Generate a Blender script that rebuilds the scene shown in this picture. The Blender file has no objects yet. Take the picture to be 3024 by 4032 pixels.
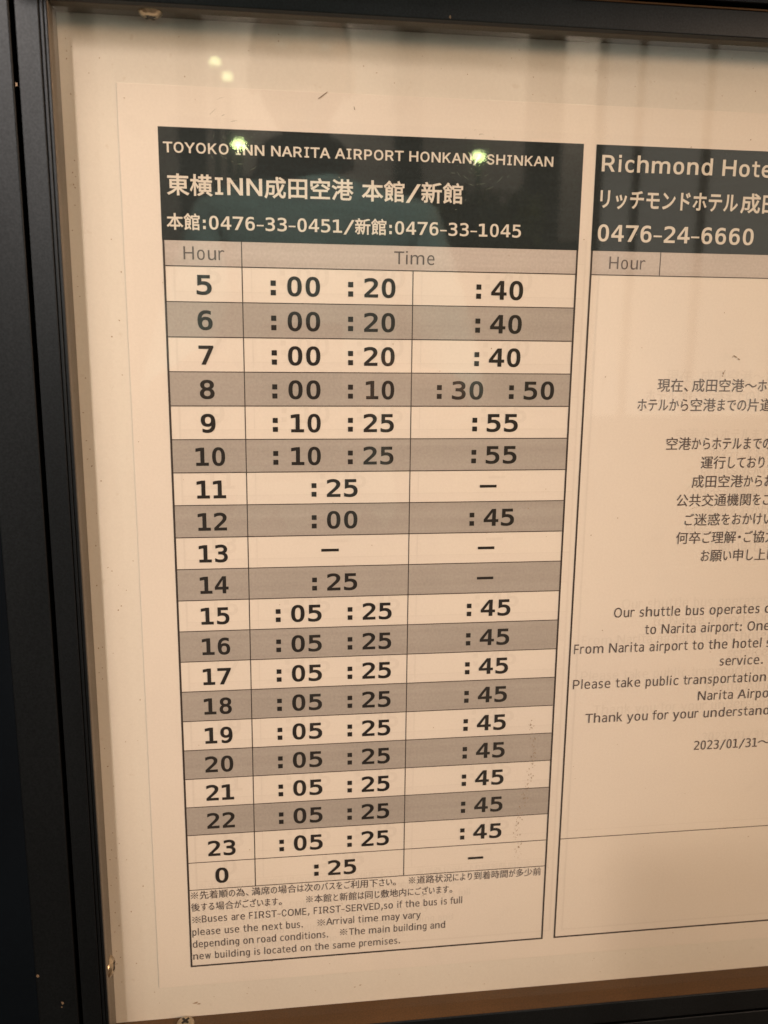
import bpy, bmesh, math, random
from mathutils import Vector, Matrix, Euler, noise
from mathutils.geometry import delaunay_2d_cdt

# ------------------------------------------------------------------ units
# All panel coordinates are given in table-row units (one row of the
# timetable = 15 mm): x to the right, y up, z out of the panel.
U = 0.015
H = 1.25                       # height of the panel origin above the ground (m)
def W(x, y, z=0.0):            # panel units -> world metres
    return Vector((x * U, -z * U, H + y * U))

scene = bpy.context.scene
# ------------------------------------------------------------------ camera
cam_d = bpy.data.cameras.new('camera')
cam = bpy.data.objects.new('camera', cam_d)
scene.collection.objects.link(cam)
R = ((0.9920335, 0.00970282, 0.12560013), (-0.01470398, -0.98129575, 0.19194388), (0.12511327, -0.19226158, -0.97333558))
def P2W(v): return Vector((v[0], -v[2], v[1]))
cx, cy, cz = P2W(R[0]), P2W([-a for a in R[1]]), P2W([-a for a in R[2]])
m = Matrix(((cx.x, cy.x, cz.x), (cx.y, cy.y, cz.y), (cx.z, cy.z, cz.z))).to_4x4()
m.translation = W(3.118519, -2.22737934, 25.63460217)
cam.matrix_world = m
cam_d.sensor_fit = 'HORIZONTAL'
cam_d.sensor_width = 36.0
cam_d.lens = 3317.63 * 36.0 / 3024
cam_d.clip_start = 0.01
cam_d.clip_end = 200
cam_d.dof.use_dof = True
cam_d.dof.focus_distance = 0.395
cam_d.dof.aperture_fstop = 14
scene.camera = cam
scene.render.engine = 'CYCLES'
scene.view_settings.view_transform = 'Standard'
scene.view_settings.look = 'None'
scene.view_settings.exposure = -0.13
scene.view_settings.gamma = 1

# ------------------------------------------------------------------ night sky
world = bpy.data.worlds.new('World'); scene.world = world
world.use_nodes = True
bg = world.node_tree.nodes['Background']
bg.inputs[0].default_value = (0.85, 1.0, 0.95, 1)
bg.inputs[1].default_value = 0.10

# ------------------------------------------------------------------ lamps lighting the panel
def area(name, pos, size, power, col, target=(0.15, -0.15, 0.0)):
    l = bpy.data.lights.new(name, 'AREA'); l.shape = 'DISK'; l.size = size
    l.energy = power; l.color = col
    o = bpy.data.objects.new(name, l); scene.collection.objects.link(o)
    p = Vector((pos[0], -pos[2], H + pos[1])); t = Vector((target[0], -target[2], H + target[1]))
    o.location = p; o.rotation_euler = (t - p).to_track_quat('-Z', 'Y').to_euler()
    return o
area('warm_street_lamp', (-1.7, 2.35, 3.2), 1.2, 58, (1.0, 0.70, 0.50))
area('side_street_lamp', (-2.5, 0.45, 2.6), 0.45, 11, (1.0, 0.80, 0.58))
area('orange_street_lamp', (2.7, 0.85, 2.1), 0.8, 96, (1.0, 0.58, 0.33))
# unseen spotlight added to lay a soft pool of light on the panel
sl = bpy.data.lights.new('added_pool_spot', 'SPOT'); sl.energy = 125; sl.color = (1.0, 0.76, 0.60)
sl.spot_size = math.radians(16.5); sl.spot_blend = 1.0; sl.shadow_soft_size = 0.07
so = bpy.data.objects.new('added_pool_spot', sl); scene.collection.objects.link(so)
sp_, st_ = Vector((-0.62, -1.7, H + 0.95)), Vector((0.03, 0.0, H - 0.10))
so.location = sp_
tl = bpy.data.lights.new('added_person_spot', 'SPOT'); tl.energy = 170; tl.color = (0.88, 1.0, 0.86)  # unseen lamp added to brighten the person for the reflection
tl.spot_size = math.radians(60); tl.spot_blend = 0.6; tl.shadow_soft_size = 0.08
to = bpy.data.objects.new('added_person_spot', tl); scene.collection.objects.link(to)
to.location = (0.3, -0.40, H + 1.32); to.rotation_euler = (Vector((0.1, -1.22, H + 0.0)) - to.location).to_track_quat('-Z', 'Y').to_euler()
so.rotation_euler = (st_ - sp_).to_track_quat('-Z', 'Y').to_euler()

# ------------------------------------------------------------------ helpers
def mat(name, col, rough=0.6, metal=0.0, spec=0.5):
    m = bpy.data.materials.new(name); m.use_nodes = True
    b = m.node_tree.nodes['Principled BSDF']
    b.inputs['Base Color'].default_value = (*col, 1)
    b.inputs['Roughness'].default_value = rough
    b.inputs['Metallic'].default_value = metal
    b.inputs['Specular IOR Level'].default_value = spec
    return m
def tex_mix(m, layers, space='Object', bump=None, rough=None):
    """layers: (scale xyz, detail, lo, hi, colour multiplier at lo .. at hi)"""
    nt = m.node_tree; N = nt.nodes; L = nt.links; b = N['Principled BSDF']
    tc = N.new('ShaderNodeTexCoord')
    col = None; base = tuple(b.inputs['Base Color'].default_value)
    for sc, det, lo, hi, c0, c1 in layers:
        mp = N.new('ShaderNodeMapping'); mp.inputs['Scale'].default_value = sc
        L.new(tc.outputs[space], mp.inputs[0])
        n = N.new('ShaderNodeTexNoise'); n.inputs['Scale'].default_value = 1; n.inputs['Detail'].default_value = det
        L.new(mp.outputs[0], n.inputs[0])
        r = N.new('ShaderNodeValToRGB'); r.color_ramp.elements[0].position = lo; r.color_ramp.elements[1].position = hi
        r.color_ramp.elements[0].color = (*c0, 1); r.color_ramp.elements[1].color = (*c1, 1)
        L.new(n.outputs[0], r.inputs[0])
        mx = N.new('ShaderNodeMix'); mx.data_type = 'RGBA'; mx.blend_type = 'MULTIPLY'; mx.inputs[0].default_value = 1
        if col is None: mx.inputs[6].default_value = base
        else: L.new(col, mx.inputs[6])
        L.new(r.outputs[0], mx.inputs[7]); col = mx.outputs[2]
    if col is not None: L.new(col, b.inputs['Base Color'])
    if bump:
        sc, det, strength, dist = bump
        n = N.new('ShaderNodeTexNoise'); n.inputs['Scale'].default_value = sc; n.inputs['Detail'].default_value = det
        L.new(tc.outputs[space], n.inputs[0])
        bp = N.new('ShaderNodeBump'); bp.inputs['Strength'].default_value = strength; bp.inputs['Distance'].default_value = dist
        L.new(n.outputs[0], bp.inputs['Height']); L.new(bp.outputs[0], b.inputs['Normal'])
    return m
def g(v): return (v, v, v)

M = {}
M['paper'] = tex_mix(mat('white_paper', (0.765, 0.738, 0.712), 0.55), [
    ((9, 9, 9), 4, .3, .7, (.935, .935, .945), (1, .995, .985)),
    ((900, 900, 900), 2, .25, .75, g(.95), g(1.0)),
    ((45, 45, 45), 6, .30, .36, g(.975), g(1))], bump=(11, 2, .3, .004))
gl_noise = [((9, 9, 9), 4, .3, .7, (.935, .935, .945), (1, .995, .985)), ((900, 900, 900), 2, .25, .75, g(.95), g(1.0)), ((45, 45, 45), 6, .30, .36, g(.975), g(1))]
M['ghost'] = tex_mix(mat('offset_print_dark', (0.724, 0.698, 0.672), 0.55), gl_noise)
M['ghost_pale'] = tex_mix(mat('offset_print_pale', (0.750, 0.722, 0.698), 0.55), gl_noise)
M['reserve'] = tex_mix(mat('unprinted_white', (0.68, 0.665, 0.63), 0.55), [((900, 900, 900), 2, .25, .75, g(.94), g(1))])
M['board'] = tex_mix(mat('backing_board_white', (0.725, 0.715, 0.685), 0.6), [
    ((7, 7, 7), 4, .3, .7, (.93, .93, .94), (1, 1, 1)),
    ((260, 260, 260), 3, .24, .34, (.92, .90, .88), g(1)),
    ((900, 900, 900), 2, .25, .75, g(.95), g(1.0))])
M['header_ink'] = tex_mix(mat('dark_slate_ink', (0.018, 0.027, 0.032), 0.6, 0, 0.15), [((60, 60, 400), 3, .3, .7, g(.85), g(1.1)), ((800, 800, 800), 2, .3, .7, g(.8), g(1.15))])
def grey(name, c):
    return tex_mix(mat(name, c, 0.5), [((3, 3, 260), 3, .3, .7, (.93, .92, .91), (1.04, 1.04, 1.04)), ((900, 900, 900), 2, .25, .75, g(.90), g(1.06)), ((30, 30, 30), 3, .3, .7, g(.95), g(1.04))])
M['grey_ink'] = grey('grey_row_ink', (0.385, 0.37, 0.365))
M['hour_ink'] = grey('pale_hour_ink', (0.50, 0.475, 0.475))
M['text_ink'] = mat('black_ink', (0.020, 0.019, 0.020), 0.6, 0, .2)
M['soft_ink'] = mat('thin_grey_ink', (0.085, 0.07, 0.075), 0.5)
M['line_ink'] = mat('line_ink', (0.035, 0.026, 0.026), 0.5)
M['frame'] = tex_mix(mat('dark_anodised_aluminium', (0.033, 0.040, 0.049), 0.42, 1.0, 0.5), [
    ((1200, 1200, 1200), 2, .3, .7, g(.85), g(1.12)), ((14, 14, 3), 4, .3, .7, g(.75), g(1.2))], bump=(900, 2, .04, .0003))
M['inner'] = tex_mix(mat('grey_inner_metal', (0.15, 0.135, 0.115), 0.42, 0.3), [
    ((1200, 1200, 1200), 2, .3, .7, g(.8), g(1.15)), ((25, 25, 25), 4, .3, .7, g(.8), g(1.1))], bump=(700, 2, .12, .0005))
M['ledge'] = tex_mix(mat('lit_bronze_ledge', (0.100, 0.047, 0.012), 0.5, 0.2), [  # warm light on the bottom wall is put into this brown
    ((1200, 1200, 1200), 2, .3, .7, g(.75), g(1.15)), ((25, 25, 25), 4, .3, .7, g(.8), g(1.1))], bump=(700, 2, .12, .0005))
M['gasket'] = mat('black_rubber', (0.018, 0.018, 0.02), 0.5)
M['steel'] = tex_mix(mat('worn_screw_steel', (0.62, 0.52, 0.38), 0.28, 1.0), [((700, 700, 700), 3, .3, .7, g(.6), g(1))])
M['recess'] = mat('screw_recess_dark', (0.03, 0.025, 0.02), 0.6, .5)
M['dirt'] = mat('brown_dirt', (0.33, 0.25, 0.18), 0.9)
M['dirt_dark'] = mat('dark_dirt', (0.20, 0.17, 0.14), 0.9)
M['chip'] = mat('bare_metal_chip', (0.22, 0.17, 0.12), 0.5, .3)

def clear(name, ior, tint, wob, scale, rough=0.0):
    m = bpy.data.materials.new(name); m.use_nodes = True
    nt = m.node_tree; N = nt.nodes; L = nt.links; N.clear()
    out = N.new('ShaderNodeOutputMaterial'); mx = N.new('ShaderNodeMixShader')
    tr = N.new('ShaderNodeBsdfTransparent'); tr.inputs[0].default_value = (*tint, 1)
    gl = N.new('ShaderNodeBsdfGlossy'); gl.inputs['Roughness'].default_value = rough
    fr = N.new('ShaderNodeFresnel'); 
    ge = N.new('ShaderNodeNewGeometry'); ma = N.new('ShaderNodeMath'); ma.operation = 'MULTIPLY_ADD'
    ma.inputs[1].default_value = 1 / ior - ior; ma.inputs[2].default_value = ior      # the same index seen from either face of the thin sheet
    L.new(ge.outputs['Backfacing'], ma.inputs[0]); L.new(ma.outputs[0], fr.inputs[0])
    tc = N.new('ShaderNodeTexCoord'); n = N.new('ShaderNodeTexNoise'); n.inputs['Scale'].default_value = scale; n.inputs['Detail'].default_value = 1
    bp = N.new('ShaderNodeBump'); bp.inputs['Strength'].default_value = 1; bp.inputs['Distance'].default_value = wob
    L.new(tc.outputs['Object'], n.inputs[0]); L.new(n.outputs[0], bp.inputs['Height'])
    L.new(bp.outputs[0], gl.inputs['Normal'])
    L.new(fr.outputs[0], mx.inputs[0]); L.new(tr.outputs[0], mx.inputs[1]); L.new(gl.outputs[0], mx.inputs[2]); L.new(mx.outputs[0], out.inputs[0])
    return m
M['glass'] = clear('window_glass', 1.62, (.97, .985, .975), 0.000008, 12, 0.03)
M['film'] = clear('clear_print_film', 1.25, (1, 1, 1), 0.0001, 25, 0.12)

def link(name, me, m, parent=None):
    o = bpy.data.objects.new(name, me); scene.collection.objects.link(o)
    if m is not None: me.materials.append(m)
    if parent is not None: o.parent = parent
    return o
def empty(name, label, cat):
    o = bpy.data.objects.new(name, None); scene.collection.objects.link(o)
    o['label'] = label; o['category'] = cat; o.empty_display_size = .02
    return o
def mesh_from(name, verts, faces):
    me = bpy.data.meshes.new(name); me.from_pydata([tuple(v) for v in verts], [], faces); me.update(); return me
def quad(name, x0, x1, y0, y1, z, m, parent):
    return link(name, mesh_from(name, [W(x0, y0, z), W(x1, y0, z), W(x1, y1, z), W(x0, y1, z)], [(0, 1, 2, 3)]), m, parent)
def box(name, x0, x1, y0, y1, z0, z1, m, parent, bevel=0.0, seg=2):
    bm = bmesh.new()
    vs = [bm.verts.new(W(x, y, z)) for x in (x0, x1) for y in (y0, y1) for z in (z0, z1)]
    for f in ((0, 1, 3, 2), (4, 6, 7, 5), (0, 4, 5, 1), (2, 3, 7, 6), (0, 2, 6, 4), (1, 5, 7, 3)):
        bm.faces.new([vs[i] for i in f])
    bmesh.ops.recalc_face_normals(bm, faces=bm.faces[:])
    if bevel: bmesh.ops.bevel(bm, geom=bm.edges[:], offset=bevel * U, segments=seg, profile=.5, affect='EDGES')
    me = bpy.data.meshes.new(name); bm.to_mesh(me); bm.free()
    for p in me.polygons: p.use_smooth = False
    return link(name, me, m, parent)
def lines(name, segs, z, m, parent):
    """segs: list of (x0, x1, y0, y1) rectangles, joined into one sheet"""
    v = []; f = []
    for x0, x1, y0, y1 in segs:
        k = len(v); v += [W(x0, y0, z), W(x1, y0, z), W(x1, y1, z), W(x0, y1, z)]; f.append((k, k + 1, k + 2, k + 3))
    return link(name, mesh_from(name, v, f), m, parent)

# ------------------------------------------------------------------ lettering
# letter outlines: contours as flat x, y lists in thousandths
GL = {
'0': [[175,525,141,512,113,491,89,461,70,423,57,376,49,322,46,259,49,197,57,143,70,96,89,58,113,28,141,7,175,-6,214,-10,254,-6,288,7,316,28,340,58,359,96,372,143,380,197,383,259,380,322,372,376,359,423,340,461,316,491,288,512,254,525,214,529],[238,470,258,460,274,444,288,421,299,391,306,354,312,259,306,165,299,128,288,99,274,75,258,59,238,49,214,46,191,49,172,59,155,75,141,99,131,128,123,165,117,259,123,354,131,391,141,421,155,444,172,460,191,470,214,474]],
'1': [[94,0,381,0,381,59,273,59,273,520,203,520,86,494,86,430,203,456,203,59,94,59]],
'2': [[308,252,346,307,361,349,365,398,359,428,347,455,330,478,307,498,280,513,249,524,196,529,153,526,110,516,57,495,57,424,104,448,140,461,181,469,219,469,246,460,274,439,287,416,293,377,291,357,284,330,250,275,208,225,53,59,53,0,369,0,369,59,130,59]],
'3': [[301,289,326,305,345,326,358,351,363,379,361,420,346,459,329,481,306,500,280,514,249,524,215,529,154,526,63,507,63,442,133,463,197,470,219,469,247,462,269,449,280,437,290,415,294,387,290,361,279,340,252,319,224,310,138,307,138,249,216,247,258,234,282,215,294,200,304,172,306,150,302,117,289,90,267,69,237,56,200,50,143,53,92,66,48,86,48,16,130,-5,176,-10,215,-9,253,-4,286,6,315,21,339,42,357,66,373,110,375,156,369,191,355,221,333,246,305,265,270,278]],
'4': [[256,181,92,181,256,456],[36,190,36,124,256,124,256,0,326,0,326,124,395,124,395,181,326,181,326,520,244,520]],
'5': [[72,259,110,274,157,284,206,283,241,272,269,253,289,227,299,193,301,153,294,117,277,88,253,66,220,53,180,49,139,52,98,62,50,84,50,12,103,-3,157,-9,208,-9,264,2,310,26,334,50,353,78,365,110,371,147,371,187,366,223,354,255,336,284,312,307,285,325,253,337,216,343,174,342,136,333,136,461,335,461,335,520,72,520]],
'6': [[302,522,263,528,220,528,178,520,141,502,110,476,85,442,66,400,53,349,47,291,49,194,57,138,70,92,88,55,100,40,127,15,160,-1,179,-6,221,-10,257,-7,289,1,317,16,341,36,359,62,372,92,382,146,382,187,377,225,360,272,342,298,319,318,292,332,261,341,225,344,198,341,173,333,143,315,125,295,111,272,113,318,120,358,130,392,155,432,188,457,231,469,260,470,292,465,345,444,345,508],[261,281,277,271,290,258,308,220,314,167,308,114,290,76,277,62,261,53,220,45,198,47,180,53,163,63,149,77,130,116,123,167,130,218,149,256,163,270,180,281,198,287,220,289]],
'7': [[48,461,297,461,116,0,190,0,376,490,376,520,48,520]],
'8': [[256,240,287,220,307,189,313,146,307,103,287,71,256,51,214,45,173,52,142,72,123,104,116,146,123,189,142,221,173,240,214,247],[117,264,98,253,73,230,56,200,47,165,46,122,52,91,71,51,90,29,115,12,144,0,177,-8,234,-9,269,-5,300,5,327,20,358,51,377,91,384,140,380,178,368,211,349,238,312,264,276,276,307,288,332,305,352,327,365,353,371,384,369,424,361,450,348,473,318,501,293,515,265,524,232,529,180,527,150,520,123,509,90,483,68,450,60,424,58,384,64,353,77,327,97,305,122,288,153,276],[133,425,150,452,177,469,214,475,252,469,279,453,296,425,302,388,296,351,279,324,252,308,214,302,177,308,150,324,133,351,128,388]],
'9': [[166,238,150,248,137,261,119,299,114,352,119,405,137,443,150,457,167,467,208,474,229,472,248,466,264,456,278,442,297,403,304,352,297,301,278,263,264,249,248,239,229,233,208,231],[126,-3,164,-9,207,-9,249,0,286,17,317,43,342,77,361,120,374,170,380,228,378,325,370,380,357,427,339,464,315,493,300,504,267,520,248,525,206,529,170,526,138,518,110,503,87,483,68,458,55,428,45,373,45,332,50,295,67,247,85,222,108,202,135,187,166,178,202,175,229,178,255,186,284,204,302,224,316,248,314,202,307,162,297,128,272,88,239,62,197,50,167,50,135,54,82,76,82,11]],
':': [[170,265,258,265,258,370,170,370],[170,0,258,0,258,106,170,106]],
'/': [[36,-66,102,-66,376,520,310,520]],
'-': [[124,167,305,167,305,224,124,224]],
'.': [[170,0,258,0,258,106,170,106]],
',': [[175,33,140,-100,194,-100,263,33,263,106,175,106]],
'a': [[304,196,302,151,296,124,287,100,274,80,248,58,216,46,173,45,157,48,137,58,119,80,111,109,114,144,126,165,146,181,174,191,244,196],[366,285,356,323,333,356,297,381,251,396,198,399,143,393,75,372,75,308,123,330,173,343,230,344,267,333,281,324,295,305,303,278,304,246,198,246,161,241,114,227,90,212,63,183,49,144,47,100,51,74,60,52,82,24,112,3,149,-8,188,-10,227,-4,260,11,281,28,304,58,304,0,369,0,369,222]],
'b': [[316,144,310,116,302,92,283,66,258,50,237,45,204,47,176,59,162,74,145,104,135,144,132,177,133,229,137,260,145,286,162,316,185,336,215,344,248,343,275,330,296,307,310,273,316,245,320,195],[131,542,67,542,67,0,131,0,131,49,145,29,161,13,181,1,203,-6,253,-9,299,4,324,21,356,59,371,92,381,130,387,173,385,241,377,281,364,316,336,358,312,378,285,392,253,399,211,397,180,388,150,365,131,340]],
'c': [[369,86,327,57,285,46,232,47,207,54,186,66,160,94,148,117,137,161,135,195,137,229,148,272,160,296,186,323,207,335,232,343,284,344,325,332,369,302,369,369,315,392,260,399,198,392,147,369,119,345,97,315,81,280,71,240,68,195,71,149,81,109,97,74,119,44,147,20,180,3,218,-7,260,-10,296,-7,337,4,369,20]],
'd': [[281,366,250,388,220,397,178,399,146,392,118,378,84,345,66,316,53,281,45,241,43,173,49,130,59,92,74,59,106,21,131,4,177,-9,227,-6,249,1,269,13,285,29,299,49,299,0,363,0,363,542,299,542,299,340],[112,230,120,273,134,307,155,330,182,343,215,344,245,336,268,316,285,286,293,260,297,229,298,177,293,130,285,104,275,83,253,59,226,47,193,45,172,50,147,66,129,92,120,116,112,160,110,195]],
'e': [[381,271,370,306,354,336,321,371,278,392,245,399,206,399,169,392,135,378,106,357,81,329,62,297,50,259,44,217,44,171,50,129,63,91,82,59,107,32,138,11,173,-2,214,-9,260,-9,310,-1,372,20,372,84,318,59,268,47,222,45,183,53,152,71,128,98,114,134,110,180,387,180,387,211],[112,229,124,278,148,314,182,337,224,345,266,338,282,329,296,316,316,279,323,230]],
'f': [[278,541,251,538,228,530,201,511,183,484,174,447,172,390,68,390,68,340,172,340,172,0,236,0,236,340,370,340,370,390,236,390,236,433,241,461,253,478,274,487,370,489,370,542]],
'g': [[297,164,290,122,275,88,255,65,228,53,208,50,185,53,157,65,135,88,124,109,114,149,111,181,112,232,124,287,135,308,157,330,185,343,218,344,246,336,262,324,281,298,290,275,297,232,299,198],[363,389,299,389,299,338,285,359,269,376,250,388,227,396,176,399,145,392,118,378,94,358,74,330,59,298,49,262,43,221,45,155,53,116,66,82,94,39,118,19,145,5,176,-2,219,-1,250,9,281,33,299,62,298,1,293,-37,285,-58,275,-74,261,-86,234,-98,188,-102,141,-92,86,-71,86,-134,144,-148,200,-153,237,-150,285,-136,321,-108,347,-68,357,-35,363,25]],
'h': [[362,296,349,338,329,369,300,390,275,397,248,399,202,393,178,382,158,367,132,331,132,542,68,542,68,0,132,0,133,248,146,294,156,312,170,326,186,336,204,342,244,342,273,330,291,305,299,277,301,254,302,0,366,0,366,242]],
'k': [[82,0,148,0,148,156,196,201,340,0,419,0,241,243,394,390,317,390,148,228,148,542,82,542]],
'n': [[362,296,349,338,329,369,300,390,275,397,248,399,202,393,178,382,158,367,132,331,132,390,68,390,68,0,132,0,133,248,146,294,156,312,170,326,186,336,204,342,244,342,273,330,291,305,299,277,301,254,302,0,366,0,366,242]],
'o': [[238,343,258,336,275,324,289,307,300,286,307,260,314,195,307,129,300,104,289,82,275,66,258,54,238,47,214,44,192,47,172,54,155,66,141,82,130,104,122,129,116,195,122,260,130,286,141,307,155,324,172,336,192,343,214,345],[176,396,143,386,114,370,91,347,72,318,58,282,50,241,48,195,50,148,58,107,72,71,91,42,114,19,143,3,176,-7,214,-10,253,-7,286,3,315,19,339,42,358,71,371,107,379,148,382,195,379,241,371,282,357,318,339,347,315,370,286,386,253,396,214,399]],
'p': [[149,24,179,1,209,-8,252,-9,283,-2,311,11,335,31,363,74,376,108,383,148,385,217,380,260,370,298,355,330,324,369,298,386,252,399,202,396,180,388,161,376,144,360,131,340,131,390,66,390,66,-148,131,-148,131,49],[315,144,309,116,295,82,282,66,266,54,236,45,203,47,176,59,161,74,144,104,137,130,131,177,132,229,137,260,144,286,161,316,184,336,214,344,247,343,274,330,295,307,309,273,317,230,319,195]],
'q': [[119,244,125,272,139,306,152,322,177,338,198,343,231,341,258,329,273,314,290,284,300,244,303,211,301,158,297,128,290,102,273,72,250,52,220,43,187,45,160,58,139,81,125,114,117,158,116,193],[303,-150,367,-150,367,389,303,389,303,339,289,359,273,374,253,386,232,394,182,397,136,384,110,367,79,329,63,296,53,259,48,215,50,147,58,107,71,72,88,43,123,10,150,-4,182,-11,224,-9,254,0,285,23,303,48]],
'r': [[402,375,363,393,336,399,307,399,286,396,257,387,232,371,217,358,205,342,190,314,190,390,126,390,126,0,190,0,192,227,203,270,222,303,240,319,261,331,286,338,314,340,360,333,402,310]],
's': [[304,389,267,396,230,399,189,397,160,392,135,382,114,369,97,352,81,321,76,282,79,252,95,219,116,201,144,186,229,166,261,154,282,139,289,130,293,120,294,101,288,81,271,61,250,50,225,45,190,44,151,51,109,64,74,80,74,14,158,-7,196,-10,238,-8,268,-2,295,8,318,22,336,40,353,73,359,113,355,143,340,176,320,196,294,210,195,234,161,246,147,261,140,289,143,308,152,324,167,335,197,344,234,346,269,341,304,331,339,314,339,376]],
't': [[150,501,150,390,46,390,46,340,150,340,152,96,161,56,179,29,207,11,233,4,264,0,359,0,359,51,277,51,253,55,230,68,218,92,214,128,214,340,359,340,359,390,214,390,214,501]],
'u': [[72,94,84,51,105,20,134,0,158,-8,186,-10,232,-3,255,7,275,23,302,58,302,0,366,0,366,389,302,389,300,141,288,95,278,77,264,64,248,54,230,48,190,47,161,60,142,84,135,112,132,135,132,389,68,389,68,148]],
'v': [[173,0,256,0,394,390,328,390,214,63,101,390,35,390]],
'x': [[317,390,214,249,111,390,40,390,180,203,26,0,101,0,214,156,329,0,403,0,250,203,389,390]],
'y': [[401,390,334,390,220,85,104,390,36,390,187,6,159,-59,142,-82,115,-94,64,-95,64,-148,123,-148,146,-145,178,-131,199,-112,212,-94,229,-56,299,125]],
'z': [[79,339,295,339,71,59,71,0,362,0,362,52,138,52,362,332,362,391,79,391]],
'I': [[70,461,179,461,179,59,70,59,70,0,359,0,359,59,250,59,250,461,359,461,359,520,70,520]],
'l': [[222,546,56,546,56,495,158,495,159,125,166,81,183,47,207,21,239,5,265,1,360,0,360,54,278,55,252,63,238,76,229,96,222,141]],
'A': [[85,0,220,393,245,478,232,478,282,317,395,0,463,0,276,509,201,509,16,0],[370,142,370,199,110,199,110,142]],
'B': [[247,0,301,4,335,14,362,28,384,45,400,67,411,91,418,127,416,164,406,196,390,222,369,242,345,255,315,262,315,267,356,286,377,305,392,331,398,366,394,410,381,442,359,469,329,491,300,502,254,508,60,509,60,0],[125,231,248,231,279,228,317,211,342,184,354,155,354,120,341,92,323,74,296,63,272,58,125,57],[125,452,240,452,273,448,299,439,323,417,334,388,334,353,323,326,299,302,277,291,252,286,125,285]],
'C': [[305,-4,341,5,373,19,402,38,428,62,448,91,463,124,473,160,408,160,395,125,375,96,348,74,315,60,280,53,245,54,213,62,184,76,158,97,137,123,120,156,109,194,104,238,106,300,116,340,131,375,158,412,193,438,234,452,280,455,327,445,362,425,393,389,408,348,473,348,463,385,448,418,427,447,402,471,373,490,340,504,305,513,267,516,220,511,177,498,138,475,104,445,77,407,57,362,44,311,40,254,44,197,57,146,77,101,104,63,138,33,177,11,220,-2,267,-7]],
'D': [[291,8,337,24,376,48,398,68,417,92,446,149,458,199,461,275,451,345,433,391,409,430,377,461,339,485,294,501,261,507,93,509,93,452,249,450,287,442,320,428,338,415,361,391,379,361,391,325,399,270,394,198,384,160,374,138,346,101,307,75,258,60,215,57,96,57,96,0,219,0],[60,509,60,0,125,0,125,509]],
'E': [[375,0,375,57,125,57,125,229,355,229,355,264,355,286,125,286,125,452,372,452,372,509,60,509,60,0]],
'F': [[125,0,125,221,346,221,346,278,125,278,125,452,369,452,369,509,60,509,60,0]],
'H': [[125,0,125,232,392,232,392,0,457,0,457,509,392,509,392,289,125,289,125,509,60,509,60,0]],
'K': [[228,276,231,276,448,509,364,509,179,309,104,216,104,145],[125,0,125,509,60,509,60,0],[449,0,228,309,188,259,372,0]],
'M': [[122,0,120,405,119,457,112,457,167,301,286,0,342,0,471,331,513,457,507,457,504,0,568,0,568,509,476,509,342,158,307,49,322,49,280,181,152,509,60,509,60,0]],
'N': [[125,0,125,298,119,454,108,452,171,342,387,0,463,0,463,509,399,509,399,163,405,54,414,55,360,156,136,509,60,509,60,0]],
'O': [[314,-2,357,11,396,33,429,63,456,101,477,146,489,197,493,254,489,311,477,362,456,407,429,445,396,475,357,498,314,511,267,516,220,511,177,498,138,475,105,445,78,407,57,362,44,311,40,254,44,197,57,146,78,101,105,63,138,33,177,11,220,-2,267,-7],[234,56,203,66,175,82,151,105,131,133,116,168,107,208,103,254,107,300,116,340,131,375,151,404,175,426,203,443,234,453,267,456,300,453,330,443,358,427,383,404,403,376,418,341,427,300,430,254,427,208,418,168,403,133,383,105,358,82,330,66,300,56,267,53]],
'P': [[125,0,125,452,242,452,268,449,303,435,318,423,330,407,343,369,343,326,330,288,308,264,284,250,252,243,109,242,109,186,235,186,276,189,322,202,342,213,366,233,390,265,406,315,407,370,394,420,379,447,366,462,332,487,301,500,263,507,60,509,60,0]],
'R': [[125,0,125,452,252,451,277,447,298,440,319,425,336,399,344,374,344,338,339,312,327,290,309,273,284,262,243,255,96,255,96,198,277,200,323,213,359,234,385,263,405,309,409,363,399,415,385,442,373,457,342,483,301,501,264,507,60,509,60,0],[428,0,303,229,230,229,353,0]],
'S': [[265,-6,302,2,333,16,360,34,381,55,396,81,405,109,408,139,406,163,398,191,383,214,359,238,305,266,164,311,139,326,121,347,116,363,116,387,120,403,132,423,150,439,167,448,209,458,257,456,286,447,302,437,326,412,337,378,401,378,397,406,387,433,371,456,351,476,326,493,296,505,263,513,227,516,191,513,148,502,110,482,87,463,65,431,55,403,52,372,57,337,65,316,78,298,116,267,168,244,278,212,321,190,338,171,345,151,345,126,336,102,316,78,286,60,249,51,201,51,160,61,132,79,113,104,104,137,38,137,43,105,54,77,70,52,91,31,118,14,149,1,184,-6,224,-9]],
'T': [[193,452,193,0,257,0,257,452,417,452,417,509,32,509,32,452]],
'V': [[278,0,463,509,395,509,256,103,235,31,248,31,200,185,84,509,16,509,204,0]],
'Y': [[268,0,268,208,455,509,381,509,248,286,224,230,240,230,250,230,222,292,91,509,16,509,203,208,203,0]],
'm': [[114,0,114,238,117,266,129,294,148,314,173,326,199,330,229,326,248,316,266,295,273,275,274,0,335,0,335,247,338,270,348,295,365,314,389,326,419,330,447,326,467,317,483,302,492,281,496,254,496,0,557,0,557,266,551,305,532,342,510,364,476,381,445,386,407,383,374,372,347,353,325,327,312,295,321,295,313,323,299,347,281,367,248,383,207,386,172,376,141,355,121,329,108,295,112,295,112,379,53,379,53,0]],
'w': [[199,0,268,245,291,338,285,338,277,338,294,266,368,0,429,0,545,379,480,379,413,135,391,41,395,41,402,41,387,114,316,379,252,379,188,145,165,41,169,41,175,41,156,126,87,379,23,379,138,0]],
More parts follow.
